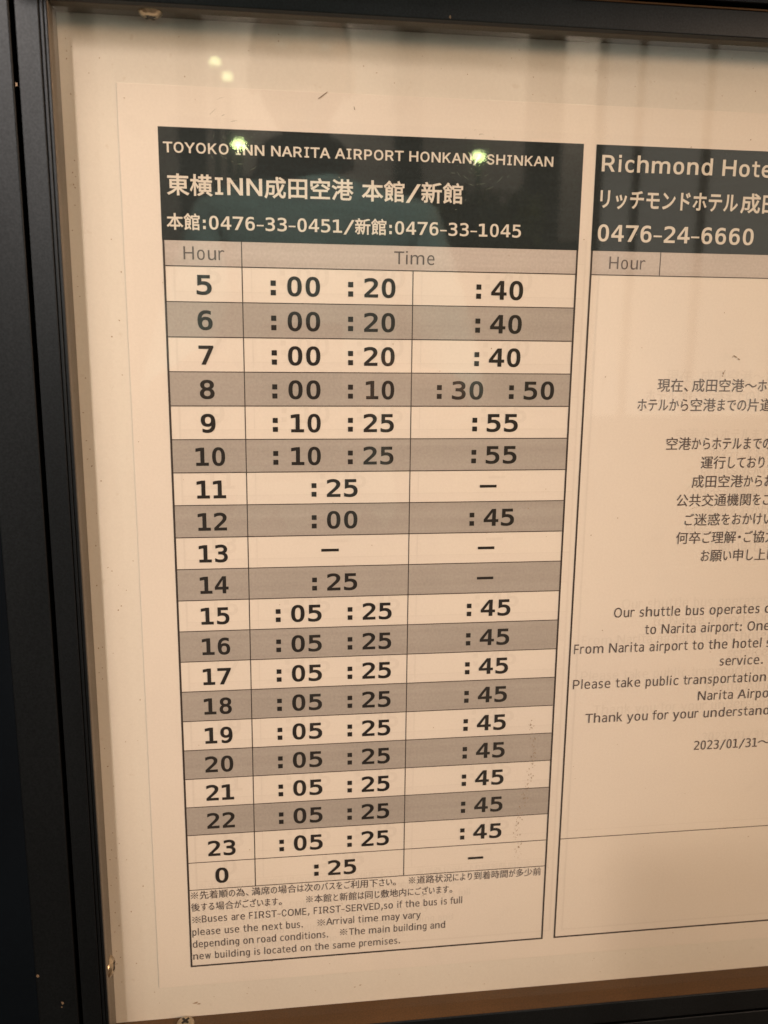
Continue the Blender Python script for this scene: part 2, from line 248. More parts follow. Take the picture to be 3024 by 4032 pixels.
'※': [[175,207,194,214,201,233,194,251,175,259,157,251,149,233,157,214],[175,143,60,259,49,249,165,133,49,17,59,7,175,123,291,7,301,18,185,133,301,249,293,256],[102,133,94,152,75,159,57,152,49,133,57,115,75,107,94,115],[249,133,256,115,275,107,293,115,301,133,293,152,275,159,256,152],[175,60,157,52,149,33,157,15,175,7,194,15,201,33,194,52]],
'、': [[96,-20,119,1,41,78,18,58]],
'。': [[68,85,47,81,30,70,19,53,15,32,19,11,30,-6,47,-17,68,-21,89,-17,106,-6,117,11,121,32,117,53,106,70,89,81],[68,-4,43,7,33,32,43,57,68,68,93,57,104,32,93,7]],
'〜': [[165,123,212,91,258,87,307,110,335,147,311,160,274,121,235,115,205,126,148,171,118,180,92,179,44,156,15,119,40,106,68,139,106,152,138,145]],
'い': [[78,244,44,245,55,89,69,41,89,12,113,-2,134,-2,151,6,167,25,191,77,169,102,156,64,138,36,116,32,101,45,84,88,78,127],[261,235,233,225,274,145,294,49,322,61,319,83,292,177]],
'お': [[252,241,240,220,318,167,333,190],[114,98,114,28,108,20,97,19,73,32,65,54,78,74],[42,217,43,190,114,189,113,124,60,90,38,58,39,35,63,6,99,-10,128,-6,140,21,139,108,186,119,227,121,249,115,271,95,276,76,271,54,249,33,217,21,176,19,186,-10,246,0,274,15,293,35,302,61,302,91,279,127,251,141,216,146,139,133,139,192,213,204,212,232,140,218,144,280,113,280,114,215]],
'か': [[274,236,248,224,285,164,311,98,338,111],[27,196,30,166,106,175,68,64,32,0,61,-11,97,62,134,178,172,180,199,173,209,153,200,57,190,30,176,19,119,24,124,-5,173,-10,201,0,216,19,229,61,235,162,227,185,211,199,191,204,140,202,153,273,121,277,112,200]],
'が': [[269,231,243,220,280,160,306,94,333,107,305,171],[273,282,254,275,283,226,302,234],[312,296,293,289,322,240,341,249],[22,195,26,165,102,174,64,63,28,-1,56,-12,92,60,130,176,164,179,189,175,202,160,203,112,195,55,185,29,171,17,114,23,119,-6,169,-11,202,3,224,60,231,160,222,184,207,198,186,203,136,201,148,272,116,275,107,199]],
'け': [[89,268,57,271,47,188,42,91,60,-3,84,0,85,27,107,105,92,114,74,60,70,83,69,155],[139,201,139,173,240,172,237,96,229,62,200,21,166,-1,192,-21,235,15,257,56,265,105,266,173,323,179,323,208,266,200,266,273,234,273,239,198]],
'げ': [[85,263,53,266,41,164,40,70,56,-8,80,-6,81,22,104,99,89,109,70,55,66,77,68,174],[287,277,270,272,290,222,307,229],[322,288,305,282,325,234,343,240],[135,195,135,167,232,166,230,90,222,57,193,16,159,-6,185,-26,227,10,249,51,258,99,259,167,319,174,319,202,258,194,259,268,227,268,232,192]],
'ご': [[76,242,76,214,169,210,263,214,263,243,168,238],[90,101,62,104,54,62,62,26,84,5,119,-8,167,-13,286,0,286,30,234,20,166,16,103,29,84,52],[273,281,254,273,283,224,301,233],[311,295,293,287,322,239,341,247]],
'さ': [[109,109,82,116,66,72,73,26,94,4,150,-14,264,-7,265,21,157,13,126,19,105,31,94,49,93,67],[55,221,56,193,203,192,245,112,187,118,185,94,270,85,284,104,253,147,229,195,302,209,299,237,221,220,204,279,175,276,194,217]],
'ざ': [[271,288,252,280,280,231,299,239],[309,302,291,294,320,245,339,254],[106,107,78,113,63,69,69,24,91,1,146,-16,261,-10,262,18,153,11,122,16,101,28,90,47,89,64],[51,218,52,190,199,189,242,110,183,115,181,92,266,82,280,102,250,144,225,192,298,207,295,234,217,217,201,277,171,273,190,214]],
'し': [[119,273,84,273,83,60,89,24,107,0,150,-17,195,-16,242,-2,278,20,314,60,294,83,261,44,212,17,146,14,128,22,116,39,112,84]],
'じ': [[211,242,192,233,224,176,245,186],[257,259,237,250,271,195,291,205],[114,270,79,271,78,58,85,21,102,-3,146,-19,191,-18,237,-5,273,18,310,57,290,81,256,42,208,15,142,11,123,20,111,36,107,81]],
'す': [[199,130,196,100,182,84,154,83,135,101,135,131,155,150,182,150],[34,229,34,202,191,208,191,172,156,175,134,166,117,150,107,128,111,90,132,65,164,57,194,66,160,27,101,4,125,-19,175,4,218,52,229,105,218,150,217,208,325,206,325,232,217,232,220,277,188,277,190,232]],
'て': [[30,232,33,202,197,223,163,191,144,161,133,124,135,77,145,54,177,18,222,-3,271,-11,281,18,218,30,183,52,163,87,161,127,181,175,207,203,247,223,309,227,309,255]],
'で': [[28,230,31,200,195,221,161,189,142,159,131,122,133,75,142,52,175,16,220,-5,269,-13,279,16,215,28,181,50,161,85,159,124,179,173,205,201,245,221,307,225,307,253],[256,182,238,174,267,125,285,133],[294,196,277,188,307,139,325,148]],
'と': [[108,272,80,261,131,153,95,122,75,88,70,62,79,29,102,7,138,-6,200,-10,294,-1,294,30,227,20,163,19,132,26,105,46,99,65,103,85,130,120,179,153,285,209,270,234,155,168]],
'に': [[160,236,160,208,304,208,304,237,233,232],[173,94,148,96,144,74,143,43,163,16,189,6,227,2,315,10,314,39,227,30,180,40,169,56],[93,263,62,266,50,179,44,83,56,-12,82,-10,84,25,107,97,92,108,72,57,70,75,73,157]],
'の': [[167,225,150,141,127,78,107,52,94,48,82,51,65,72,59,96,66,148,103,198,143,219],[196,225,235,215,265,192,288,143,287,102,273,67,248,41,217,24,170,15,187,-11,216,-5,265,17,298,51,316,96,318,123,316,148,297,195,262,229,239,241,184,251,153,248,98,226,75,209,43,163,34,137,32,88,42,54,70,22,93,15,117,22,148,58,178,137]],
'は': [[89,268,58,270,47,180,41,80,54,-13,78,-11,81,24,104,94,89,105,69,54,67,72,70,156],[237,65,233,30,217,17,174,18,157,36,159,54,175,66,201,70],[262,270,231,270,232,205,140,207,140,181,232,179,236,89,172,88,150,77,136,60,131,39,136,18,160,-3,204,-11,244,-1,262,25,264,53,317,12,333,36,263,81,259,181,320,187,320,214,259,206]],
'ま': [[175,62,175,31,159,12,116,11,92,26,93,48,110,61,141,66],[65,166,65,139,173,134,174,87,111,85,85,74,69,57,65,24,84,-3,108,-13,141,-16,181,-7,200,15,202,55,250,31,287,2,303,27,249,63,201,81,199,135,296,143,296,169,198,160,198,209,293,217,293,243,198,233,201,278,171,278,172,232,67,240,67,214,172,208,172,159]],
'よ': [[163,69,161,30,142,12,94,15,73,33,76,53,95,67,129,72],[189,275,156,275,162,95,93,92,66,80,49,61,44,39,50,14,80,-9,128,-16,169,-7,189,17,192,61,242,35,283,2,299,29,252,63,190,89,187,179,292,185,291,211,187,204]],
'ら': [[117,275,110,248,246,221,253,248],[110,211,80,215,62,72,88,66,109,94,132,111,190,130,242,123,264,102,269,83,259,50,228,26,177,14,104,16,113,-12,197,-11,229,-4,274,22,288,39,298,82,292,111,261,143,228,154,178,153,135,139,95,112]],
'り': [[119,276,88,277,75,147,78,78,105,81,104,124,114,160,147,211,177,230,206,231,227,218,241,192,249,138,246,108,226,61,189,31,113,8,130,-18,189,0,236,30,266,75,277,138,264,209,243,240,214,256,181,256,152,243,127,220,102,179]],
'る': [[203,12,165,10,141,17,129,31,130,45,150,59,174,56,194,39],[83,258,84,229,215,236,39,89,59,68,106,110,137,128,173,137,225,134,259,112,270,91,269,58,254,34,228,18,221,42,207,62,186,75,157,80,117,66,104,44,104,24,123,-1,162,-14,229,-8,267,10,291,39,298,58,298,95,283,125,257,146,221,158,151,153,263,244,247,264]],
'を': [[309,154,297,181,205,139,194,158,167,170,140,168,110,157,141,211,257,221,258,247,151,236,161,277,132,279,124,236,41,239,41,213,114,211,85,163,33,104,57,86,95,128,133,146,160,147,179,132,181,126,124,90,100,53,105,11,138,-10,189,-16,285,-9,285,19,212,11,154,13,131,25,127,50,142,73,182,100,181,46,208,46,207,113]],
'ス': [[280,234,262,248,65,247,65,215,237,217,206,155,165,105,96,48,35,16,57,-8,131,37,194,95,290,-9,315,12,213,116]],
'チ': [[31,160,31,131,166,132,158,90,141,55,114,27,78,5,105,-14,144,14,171,48,188,87,195,132,320,131,320,160,195,159,195,226,285,245,266,269,176,249,58,243,65,217,167,222,167,159]],
'ッ': [[169,202,144,193,171,117,197,126],[296,182,266,192,249,126,217,72,165,25,104,-3,127,-26,186,6,241,57,272,108],[88,184,62,174,93,95,120,105]],
'テ': [[75,259,75,230,281,230,281,259],[33,171,33,142,169,143,164,96,148,56,120,25,82,2,108,-17,149,12,177,47,192,91,198,143,320,142,320,171]],
'ド': [[230,252,210,243,242,190,262,199],[272,270,253,261,285,208,305,218],[107,26,105,-15,138,-15,136,141,273,85,286,115,136,173,139,266,104,266]],
'バ': [[268,273,249,265,278,216,297,225],[306,287,288,279,317,231,336,239],[76,105,22,10,52,-2,80,44,114,123,142,229,111,235,97,169],[249,119,288,-2,319,8,277,128,226,239,198,229]],
'ホ': [[120,133,95,145,65,97,28,54,53,37],[266,145,242,132,301,39,327,53],[39,216,39,186,166,187,166,23,156,16,112,20,115,-8,121,-8,172,-10,193,6,195,187,316,186,316,215,195,214,197,275,164,275,166,214]],
'モ': [[40,149,40,120,141,121,142,32,150,14,166,2,211,-5,305,-2,307,28,194,25,176,34,171,51,171,121,318,120,318,149,171,147,171,221,290,221,290,249,63,249,63,221,141,221,141,147]],
'リ': [[272,266,239,266,240,137,227,78,211,56,184,33,128,10,151,-14,215,19,243,48,257,73,268,125],[109,263,77,263,77,94,109,94]],
'ル': [[183,7,202,-8,229,8,293,54,333,97,317,121,268,68,215,35,216,263,184,263],[23,9,49,-8,88,35,107,74,119,140,124,262,92,262,93,163,84,95,61,47]],
'ン': [[79,257,60,235,147,162,169,184],[49,22,68,-7,89,-2,162,24,225,61,275,106,323,172,306,202,261,134,209,87,130,43]],
'・': [[175,170,149,159,138,133,149,107,175,96,201,107,212,133,201,159]],
'上': [[150,289,150,15,18,15,18,-11,333,-11,333,15,177,15,177,154,308,154,308,181,177,181,177,289]],
'下': [[19,268,19,242,154,242,154,-28,182,-28,182,158,294,88,312,111,203,176,187,185,182,179,182,242,331,242,331,268]],
'交': [[111,209,72,170,25,137,45,118,93,155,137,199],[216,194,306,116,328,134,237,209],[123,148,100,140,125,93,157,53,94,18,16,-5,33,-29,111,-3,176,36,239,-2,319,-26,335,-2,258,19,196,53,229,93,255,142,228,150,206,106,176,70,146,106],[146,289,170,245,23,245,23,220,326,220,326,245,181,245,197,252,171,297]],
'何': [[119,260,119,235,285,235,285,4,276,-1,214,0,223,-28,282,-26,302,-19,311,2,311,235,337,235,337,260],[154,162,215,162,215,88,154,88],[129,186,129,40,154,40,154,64,239,64,239,186],[93,294,58,218,13,155,28,130,61,172,61,-28,86,-28,86,215,118,286]],
'先': [[162,294,162,239,100,239,113,280,86,286,67,227,36,173,58,161,90,214,162,214,162,144,21,144,21,118,113,118,106,77,90,42,62,14,16,-8,33,-30,83,-5,114,29,131,70,140,118,207,118,207,5,220,-18,305,-22,319,-15,328,0,334,44,310,55,301,5,235,7,233,118,329,118,329,144,188,144,188,214,304,214,304,239,188,239,188,294]],
'公': [[113,284,73,209,18,150,42,131,98,195,132,255,141,276],[233,287,207,276,258,196,315,131,338,153,280,213],[56,-5,273,14,297,-26,323,-12,238,107,214,96,257,38,93,29,145,97,192,175,163,187,93,72,65,36,46,23]],
'共': [[206,53,303,-28,327,-12,229,66],[115,65,74,25,22,-10,42,-28,96,9,143,55],[31,220,31,195,98,195,98,111,17,111,17,86,335,86,335,111,252,111,252,195,322,195,322,220,252,220,252,291,225,291,225,220,125,220,125,291,115,291,98,291,98,220],[125,111,125,195,225,195,225,111]],
'内': [[35,234,35,-29,61,-29,61,208,162,208,152,153,132,115,96,79,70,63,89,43,144,88,174,137,260,47,282,64,182,162,188,208,290,208,290,3,284,-2,226,-1,235,-28,290,-26,311,-16,316,7,316,234,189,234,189,294,162,294,162,234]],
'利': [[208,252,208,59,233,59,233,252],[293,287,293,5,287,-2,231,-2,241,-28,299,-25,314,-17,319,-5,320,287],[160,292,95,272,15,258,23,237,91,248,91,189,18,189,18,164,85,164,51,98,9,46,24,21,59,66,91,124,91,-27,117,-27,117,111,168,61,183,83,117,139,117,164,184,164,184,189,117,189,117,254,180,272]],
'到': [[224,264,224,52,249,52,249,264],[294,289,294,11,288,5,240,6,250,-21,305,-15,319,2,319,289],[22,15,28,-11,203,23,201,47,128,33,128,88,198,88,198,111,128,111,125,149,103,149,103,111,34,111,34,88,103,88,103,29],[42,154,173,169,185,148,205,161,152,236,133,225,159,190,69,182,110,248,205,248,205,271,25,271,25,248,81,248,52,197,33,179]],
'前': [[211,180,211,36,236,36,236,180],[283,190,282,2,229,-1,238,-27,289,-23,303,-16,308,-5,308,190],[253,296,220,239,115,239,132,245,97,294,73,286,105,239,19,239,19,215,332,215,332,239,250,239,281,287],[143,105,143,70,65,70,65,105],[143,126,65,126,65,161,143,161],[41,183,41,-26,65,-26,65,49,143,49,142,-2,98,-3,107,-27,160,-20,169,-3,169,183]],
'力': [[144,293,144,218,29,218,29,191,142,191,134,140,114,88,77,37,19,-9,39,-29,74,-5,124,48,153,105,169,191,290,191,281,81,267,12,251,0,191,2,200,-25,273,-21,292,-3,301,26,318,218,171,218,171,293]],
'卒': [[239,220,208,163,161,123,181,106,160,106,160,82,19,82,19,57,160,57,160,-28,167,-28,187,-28,187,57,332,57,332,82,187,82,184,106,235,156,305,98,323,117,247,175,264,214],[152,287,169,252,28,252,28,227,322,227,322,252,192,252,198,255,176,296],[102,221,71,158,23,113,43,95,76,124,103,160,147,123,164,141,114,179,128,215]],
'協': [[258,147,257,110,223,110,223,89,255,89,241,31,209,-11,224,-28,236,-17,261,22,278,89,309,89,302,0,294,-7,267,-6,273,-28,307,-26,320,-18,326,2,332,110,280,110,282,147],[211,294,206,256,139,256,139,234,200,234,175,195,125,167,139,148,196,183,225,234,292,234,282,182,273,177,236,178,242,155,288,157,306,173,318,256,231,256,236,294],[143,146,142,110,106,110,106,89,140,89,127,31,96,-12,111,-29,122,-18,146,22,162,89,191,89,183,-1,176,-8,151,-7,157,-28,188,-27,200,-19,207,2,213,110,165,110,166,146],[57,294,57,202,14,202,14,177,57,177,57,-28,83,-28,83,177,124,177,124,202,83,202,83,294]],
'合': [[181,295,149,256,109,221,14,168,33,145,87,173,87,155,264,155,264,179,321,148,339,172,279,201,225,237,193,268,204,283],[97,180,177,249,262,180],[69,113,69,-27,95,-27,95,-8,258,-8,258,-26,286,-26,286,113],[95,17,95,90,258,90,258,17]],
'同': [[87,214,87,192,265,192,265,214],[129,132,221,132,221,66,129,66],[105,155,105,18,129,18,129,43,246,43,246,155],[31,276,31,-29,56,-29,56,251,294,251,294,2,288,-3,237,-3,247,-28,290,-27,312,-19,320,5,320,276]],
'在': [[137,294,118,240,22,240,22,215,107,215,67,151,13,100,27,76,68,111,68,-27,94,-27,94,143,137,215,329,215,329,240,147,240,164,287],[209,196,209,129,131,129,131,123,131,104,209,104,209,5,117,5,117,-20,328,-20,328,5,236,5,236,104,315,104,315,129,236,129,236,196]],
'地': [[150,262,150,166,112,150,122,126,150,138,150,28,156,-4,168,-15,188,-19,289,-20,319,-13,330,2,338,44,314,54,310,20,300,6,180,8,176,20,175,149,222,169,222,50,247,50,247,180,296,201,293,94,287,88,260,88,266,65,306,71,319,98,323,228,304,235,247,207,247,294,222,294,222,196,175,176,175,262],[12,54,22,28,130,77,124,100,84,83,84,185,126,185,126,210,84,210,84,290,60,290,60,210,15,210,15,185,60,185,60,73]],
'場': [[174,217,287,217,287,190,174,190],[174,264,287,264,287,236,174,236],[150,284,150,170,311,170,311,284],[116,150,116,127,165,127,134,88,95,57,113,41,159,81,194,81,158,36,115,2,133,-14,181,28,218,81,252,81,223,26,183,-14,203,-29,244,19,274,81,301,81,288,0,279,-6,245,-5,251,-27,289,-26,306,-18,318,14,328,103,176,103,191,127,336,127,336,150],[12,62,22,36,126,87,120,110,84,94,84,193,122,193,122,218,84,218,84,291,60,291,60,218,19,218,19,193,60,193,60,83]],
'多': [[160,295,112,249,39,208,57,189,139,240,238,240,207,209,168,183,124,215,104,201,145,171,87,148,27,133,40,110,109,130,177,160,235,201,279,254,262,265,166,264,189,289],[217,173,161,120,70,74,86,54,147,83,196,116,292,116,277,97,218,50,175,85,153,72,194,37,114,11,26,-3,37,-29,129,-12,212,17,281,64,309,95,331,131,313,141,223,140,246,166]],
'少': [[80,239,52,179,19,128,41,116,105,232],[246,229,311,118,334,131,268,239],[267,113,225,68,168,34,96,11,12,-2,24,-28,150,0,218,32,271,75,291,102],[157,294,157,78,183,78,183,294]],
'席': [[98,88,98,-13,124,-13,124,64,190,64,193,-29,216,-29,216,64,285,64,284,11,240,11,247,-12,299,-9,311,6,311,88,216,88,216,115,273,115,273,171,331,171,331,193,273,193,273,224,251,224,248,193,157,193,157,224,132,224,132,193,79,193,79,171,132,171,132,115,190,115,190,88],[248,171,248,137,157,137,157,171],[164,289,179,259,42,259,38,71,28,26,11,-15,33,-29,51,15,61,64,68,235,333,235,333,259,209,259,189,297]],
'後': [[85,294,55,255,15,221,30,201,73,240,109,285],[122,133,186,140,148,98,102,65,120,46,161,76,202,30,153,8,101,-6,114,-29,171,-12,223,15,271,-11,325,-28,341,-6,290,8,244,30,279,64,304,105,287,113,196,112,216,142,296,147,313,118,335,131,277,207,256,196,281,166,168,160,296,247,273,260,228,222,162,220,227,282,202,293,154,241,122,219,130,195,197,201,115,156],[177,91,269,91,223,44],[94,223,57,169,12,125,27,102,61,136,61,-29,86,-29,86,166,117,214]],
'惑': [[94,60,94,1,99,-12,110,-20,233,-23,248,-19,258,-8,265,25,241,34,238,10,230,0,124,1,120,60],[141,67,201,23,218,40,157,82],[266,55,306,-18,331,-8,290,63],[52,63,19,-6,43,-19,75,54],[69,187,133,187,133,154,69,154],[45,206,45,135,157,135,157,206],[175,294,180,250,22,250,22,227,183,227,198,175,219,130,175,97,175,118,18,103,20,79,172,96,192,77,233,110,255,89,278,77,303,75,321,86,333,130,312,142,307,109,296,99,273,107,251,129,298,207,273,213,237,150,210,227,328,227,328,250,287,250,299,263,245,293,230,278,277,250,206,250,201,294]],
'成': [[190,294,192,235,45,235,42,80,30,22,13,-13,35,-30,61,29,72,138,136,138,130,53,121,47,80,48,88,24,142,26,153,38,157,54,162,163,72,163,72,209,194,209,204,128,220,60,182,24,139,-5,158,-26,230,32,251,-2,275,-22,304,-25,324,-9,336,52,313,66,308,16,297,1,271,16,250,56,285,111,312,175,285,182,240,86,221,209,333,209,333,235,219,235,218,294],[235,277,298,235,314,253,251,293]],
'敷': [[29,225,29,110,51,110,51,138,94,138,94,121,110,121,119,121,119,138,161,138,161,111,184,111,184,225,119,225,119,242,196,242,196,262,169,262,180,275,144,295,131,282,165,262,119,262,119,293,94,293,94,262,17,262,17,242,94,242,94,225],[94,208,94,190,51,190,51,208],[119,208,161,208,161,190,119,190],[94,174,94,154,51,154,51,174],[119,174,161,174,161,154,119,154],[89,114,97,97,14,97,14,76,69,76,54,26,38,6,14,-11,30,-28,65,-1,85,36,148,36,139,-4,98,-4,105,-26,150,-25,165,-11,175,57,91,57,94,76,196,76,196,97,123,97,111,120],[240,204,295,204,268,89],[234,294,217,210,188,142,204,121,225,160,254,61,225,22,187,-8,201,-30,238,0,267,36,292,0,323,-28,340,-8,307,21,281,60,305,125,320,204,336,204,336,228,246,228,258,290]],
'新': [[126,75,155,18,173,29,144,84],[47,82,14,24,33,11,69,77],[194,261,191,84,179,26,161,-9,181,-25,201,13,215,78,218,151,271,151,271,-26,297,-26,297,151,335,151,335,176,218,176,218,243,325,269,303,288],[75,290,90,257,21,257,21,235,176,235,176,257,118,257,99,296],[132,234,113,178,16,178,16,155,88,155,88,119,18,119,18,96,88,96,88,4,57,2,64,-21,95,-19,110,-8,112,96,178,96,178,119,112,119,112,155,182,155,182,178,137,178,157,228],[44,228,58,178,81,184,65,233]],
'時': [[156,73,200,12,223,25,177,85],[221,294,221,252,147,252,147,229,221,229,221,185,133,185,133,161,267,161,267,121,134,121,134,98,267,98,266,-1,213,-3,222,-28,269,-26,286,-19,292,-7,293,98,334,98,334,121,293,121,293,161,338,161,338,185,247,185,247,229,323,229,323,252,247,252,247,294],[102,146,102,65,51,65,51,146],[102,169,51,169,51,247,102,247],[27,271,27,12,51,12,51,41,127,41,127,271]],
'本': [[161,294,161,220,23,220,23,194,129,194,79,110,13,49,32,28,69,59,118,120,155,194,161,194,161,64,79,64,79,37,161,37,161,-28,189,-28,189,37,270,37,270,64,189,64,189,194,194,194,246,98,280,59,317,28,338,51,302,77,270,111,220,194,328,194,328,220,189,220,189,294]],
'東': [[54,207,54,78,139,78,81,32,14,0,33,-22,101,15,161,67,161,-28,188,-28,188,68,232,27,301,-16,318,-23,337,0,269,32,210,78,301,78,301,207,188,207,188,236,329,236,329,261,188,261,188,294,161,294,161,261,23,261,23,255,23,236,161,236,161,207],[79,133,161,133,161,99,79,99],[188,133,274,133,274,99,188,99],[79,186,161,186,161,152,79,152],[188,186,274,186,274,152,188,152]],
'横': [[190,31,119,-11,137,-28,177,-8,214,17],[253,15,320,-29,340,-12,272,30],[67,294,67,219,18,219,18,194,64,194,41,121,9,61,23,39,67,137,67,-28,91,-28,91,138,119,87,134,108,91,168,91,194,129,194,129,182,219,182,219,157,144,157,144,39,323,39,323,157,244,157,244,182,336,182,336,205,286,205,286,240,328,240,328,262,286,262,286,294,261,294,261,262,205,262,205,294,180,294,180,262,139,262,139,240,180,240,180,205,133,205,133,219,91,219,91,294],[205,205,205,240,261,240,261,205],[168,89,219,89,219,58,168,58],[244,89,299,89,299,58,244,58],[168,137,219,137,219,107,168,107],[244,137,299,137,299,107,244,107]],
'機': [[56,294,56,227,17,227,17,202,52,202,34,131,9,73,21,48,56,145,56,-28,77,-28,77,147,96,106,109,125,77,179,77,202,106,202,106,227,77,227,77,294],[201,292,216,113,162,113,162,134,140,134,140,113,113,113,113,92,139,92,136,66,120,26,87,-11,104,-27,114,-18,139,12,157,56,194,20,210,36,161,79,162,92,220,92,240,28,174,-9,189,-26,251,8,275,-17,311,-27,328,-10,338,23,320,36,314,7,305,-2,286,5,269,23,312,80,290,88,258,44,243,92,328,92,328,113,298,113,308,123,271,148,258,136,289,113,238,113,223,292],[246,143,310,153,314,139,331,145,312,197,296,192,305,170,268,166,320,244,300,252,289,228,263,226,293,281,274,287,253,241,236,222,242,203,278,210,239,162],[120,136,183,147,187,133,204,139,187,191,170,186,178,164,143,159,196,237,178,244,166,222,138,218,173,280,154,286,129,236,111,215,117,196,155,203,113,155]],
'次': [[20,251,88,202,104,224,36,270],[15,26,39,7,47,20,108,115,88,133],[159,294,136,213,101,149,126,134,164,209,293,209,267,141,290,130,326,225,307,236,173,235,187,289],[199,192,196,128,182,81,147,34,84,-9,104,-29,149,-2,193,44,217,93,256,21,284,-6,319,-26,336,-2,296,20,265,53,233,118,227,144,227,192]],
'況': [[36,272,101,236,116,258,50,292],[14,175,84,140,98,163,27,195],[27,-7,49,-24,67,3,118,93,99,110],[160,254,290,254,290,160,160,160],[134,278,134,135,172,135,167,86,146,30,115,3,93,-7,110,-28,153,-2,167,15,186,55,197,135,238,135,242,-12,262,-24,320,-22,333,-3,338,41,314,51,312,8,306,-1,269,-1,264,11,264,135,317,135,317,278]],
'港': [[30,272,90,232,105,254,45,291],[12,178,72,141,88,162,27,197],[173,107,255,107,255,70,173,70],[250,294,250,252,181,252,181,294,156,294,156,252,109,252,109,228,156,228,156,188,94,188,94,164,157,164,130,124,96,93,79,105,22,-7,45,-23,96,81,106,68,148,107,149,3,158,-17,184,-24,275,-25,295,-22,307,-14,318,29,296,38,292,11,284,0,185,-1,173,9,173,49,279,49,279,115,325,71,343,92,305,122,276,164,338,164,338,188,276,188,276,228,328,228,328,252,276,252,276,294],[173,128,163,128,183,164,208,164,250,164,270,128],[181,228,250,228,250,188,181,188]],
'満': [[30,272,90,232,106,253,46,290],[13,174,77,140,92,162,27,194],[22,-7,46,-23,59,3,100,90,79,105],[113,142,113,-28,137,-28,137,119,206,119,206,47,178,47,178,100,160,100,160,6,178,6,178,27,256,27,256,11,273,11,273,100,256,100,256,47,227,47,227,119,299,119,298,-2,253,-5,260,-27,303,-26,319,-18,324,142,229,142,229,172,335,172,335,195,273,195,273,234,325,234,325,258,273,258,273,294,248,294,248,258,186,258,186,294,161,294,161,258,111,258,111,234,161,234,161,195,99,195,99,172,204,172,204,142],[186,234,248,234,248,195,186,195]],
'為': [[223,65,249,18,268,26,242,72],[72,284,106,235,131,246,95,293],[119,57,129,-14,152,-10,141,60],[171,60,190,-1,213,5,192,65],[75,65,60,23,35,-12,55,-26,81,13,97,58],[178,294,156,234,29,234,29,210,144,210,88,128,52,93,11,64,25,42,82,84,299,84,291,23,280,-2,226,-4,234,-28,292,-25,306,-13,313,3,327,107,289,107,303,171,263,171,276,234,185,234,204,288],[105,107,137,148,274,148,265,107],[173,210,247,210,238,171,152,171]],
'片': [[63,285,59,98,40,32,13,-8,34,-29,45,-15,70,29,86,93,234,93,234,-28,262,-28,262,120,89,120,90,176,316,176,316,203,217,203,217,294,190,294,190,203,90,203,90,285]],
'状': [[259,271,301,209,322,222,279,282],[17,236,61,170,83,185,37,248],[206,293,206,191,125,191,125,165,204,165,182,75,155,31,114,-11,136,-27,170,7,205,63,224,120,262,33,289,-1,321,-27,341,-6,304,23,274,62,252,110,236,165,333,165,333,191,232,191,232,293],[11,68,27,46,86,102,86,-27,112,-27,112,294,86,294,86,134]],
'現': [[179,200,293,200,293,165,179,165],[179,144,293,144,293,108,179,108],[179,257,293,257,293,221,179,221],[11,52,18,27,143,64,140,88,91,74,91,153,134,153,134,171,134,177,91,177,91,252,138,252,138,276,17,276,17,252,66,252,66,177,21,177,21,171,21,153,66,153,66,67],[154,279,154,86,185,86,182,69,172,40,154,17,102,-9,117,-30,159,-11,196,30,211,86,246,86,246,-1,252,-19,268,-25,324,-23,336,-7,341,29,319,39,311,-2,276,-2,271,7,271,86,319,86,319,279]],
'理': [[167,189,220,189,220,144,167,144],[243,189,297,189,297,144,243,144],[167,255,220,255,220,210,167,210],[243,255,297,255,297,210,243,210],[111,8,111,-16,339,-16,339,8,245,8,245,56,327,56,327,80,245,80,245,121,322,121,322,278,143,278,143,121,218,121,218,80,138,80,138,56,218,56,218,8],[12,35,19,8,128,45,123,70,85,57,85,145,120,145,120,169,85,169,85,246,125,246,125,270,16,270,16,246,60,246,60,169,20,169,20,160,20,145,60,145,60,49]],
'用': [[54,270,50,83,34,23,11,-13,32,-30,41,-18,62,21,76,79,164,79,164,-25,190,-25,190,79,285,79,284,2,220,-1,229,-26,277,-25,302,-18,311,8,311,270],[79,244,164,244,164,188,79,188],[285,244,285,188,190,188,190,244],[79,163,164,163,164,104,78,104],[285,163,285,104,190,104,190,163]],
'田': [[34,270,34,-25,60,-25,60,-4,204,-4,291,-4,291,-25,318,-25,318,270],[60,23,60,122,160,122,160,23],[291,23,186,23,186,122,291,122],[60,148,60,244,160,244,160,148],[291,148,186,148,186,244,291,244]],
'申': [[65,147,160,147,160,93,65,93],[65,172,65,223,160,223,160,172],[286,147,286,93,188,93,188,147],[286,172,188,172,188,223,286,223],[160,294,160,248,39,248,39,48,65,48,65,68,160,68,160,-28,188,-28,188,68,286,68,286,50,313,50,313,248,188,248,188,294]],
'着': [[120,64,267,64,267,43,120,43],[120,81,120,102,267,102,267,81],[120,26,267,26,267,5,120,5],[23,164,23,142,105,142,62,90,10,49,31,29,94,86,94,-28,120,-28,120,-15,267,-15,267,-27,294,-27,294,121,121,121,135,142,327,142,327,164,147,164,159,188,296,188,296,208,168,208,177,232,312,232,312,254,243,254,267,287,239,295,214,254,124,254,137,259,111,296,86,287,109,254,39,254,39,232,149,232,140,208,55,208,55,188,131,188,125,176,118,164]],
'空': [[197,188,304,125,322,145,214,206],[134,207,87,172,30,145,45,122,104,154,153,190],[27,8,27,-16,325,-16,325,8,188,8,188,96,289,96,289,120,64,120,64,96,161,96,161,8],[148,289,166,251,27,251,27,172,53,172,53,227,297,227,297,181,324,181,324,251,198,251,176,296]],
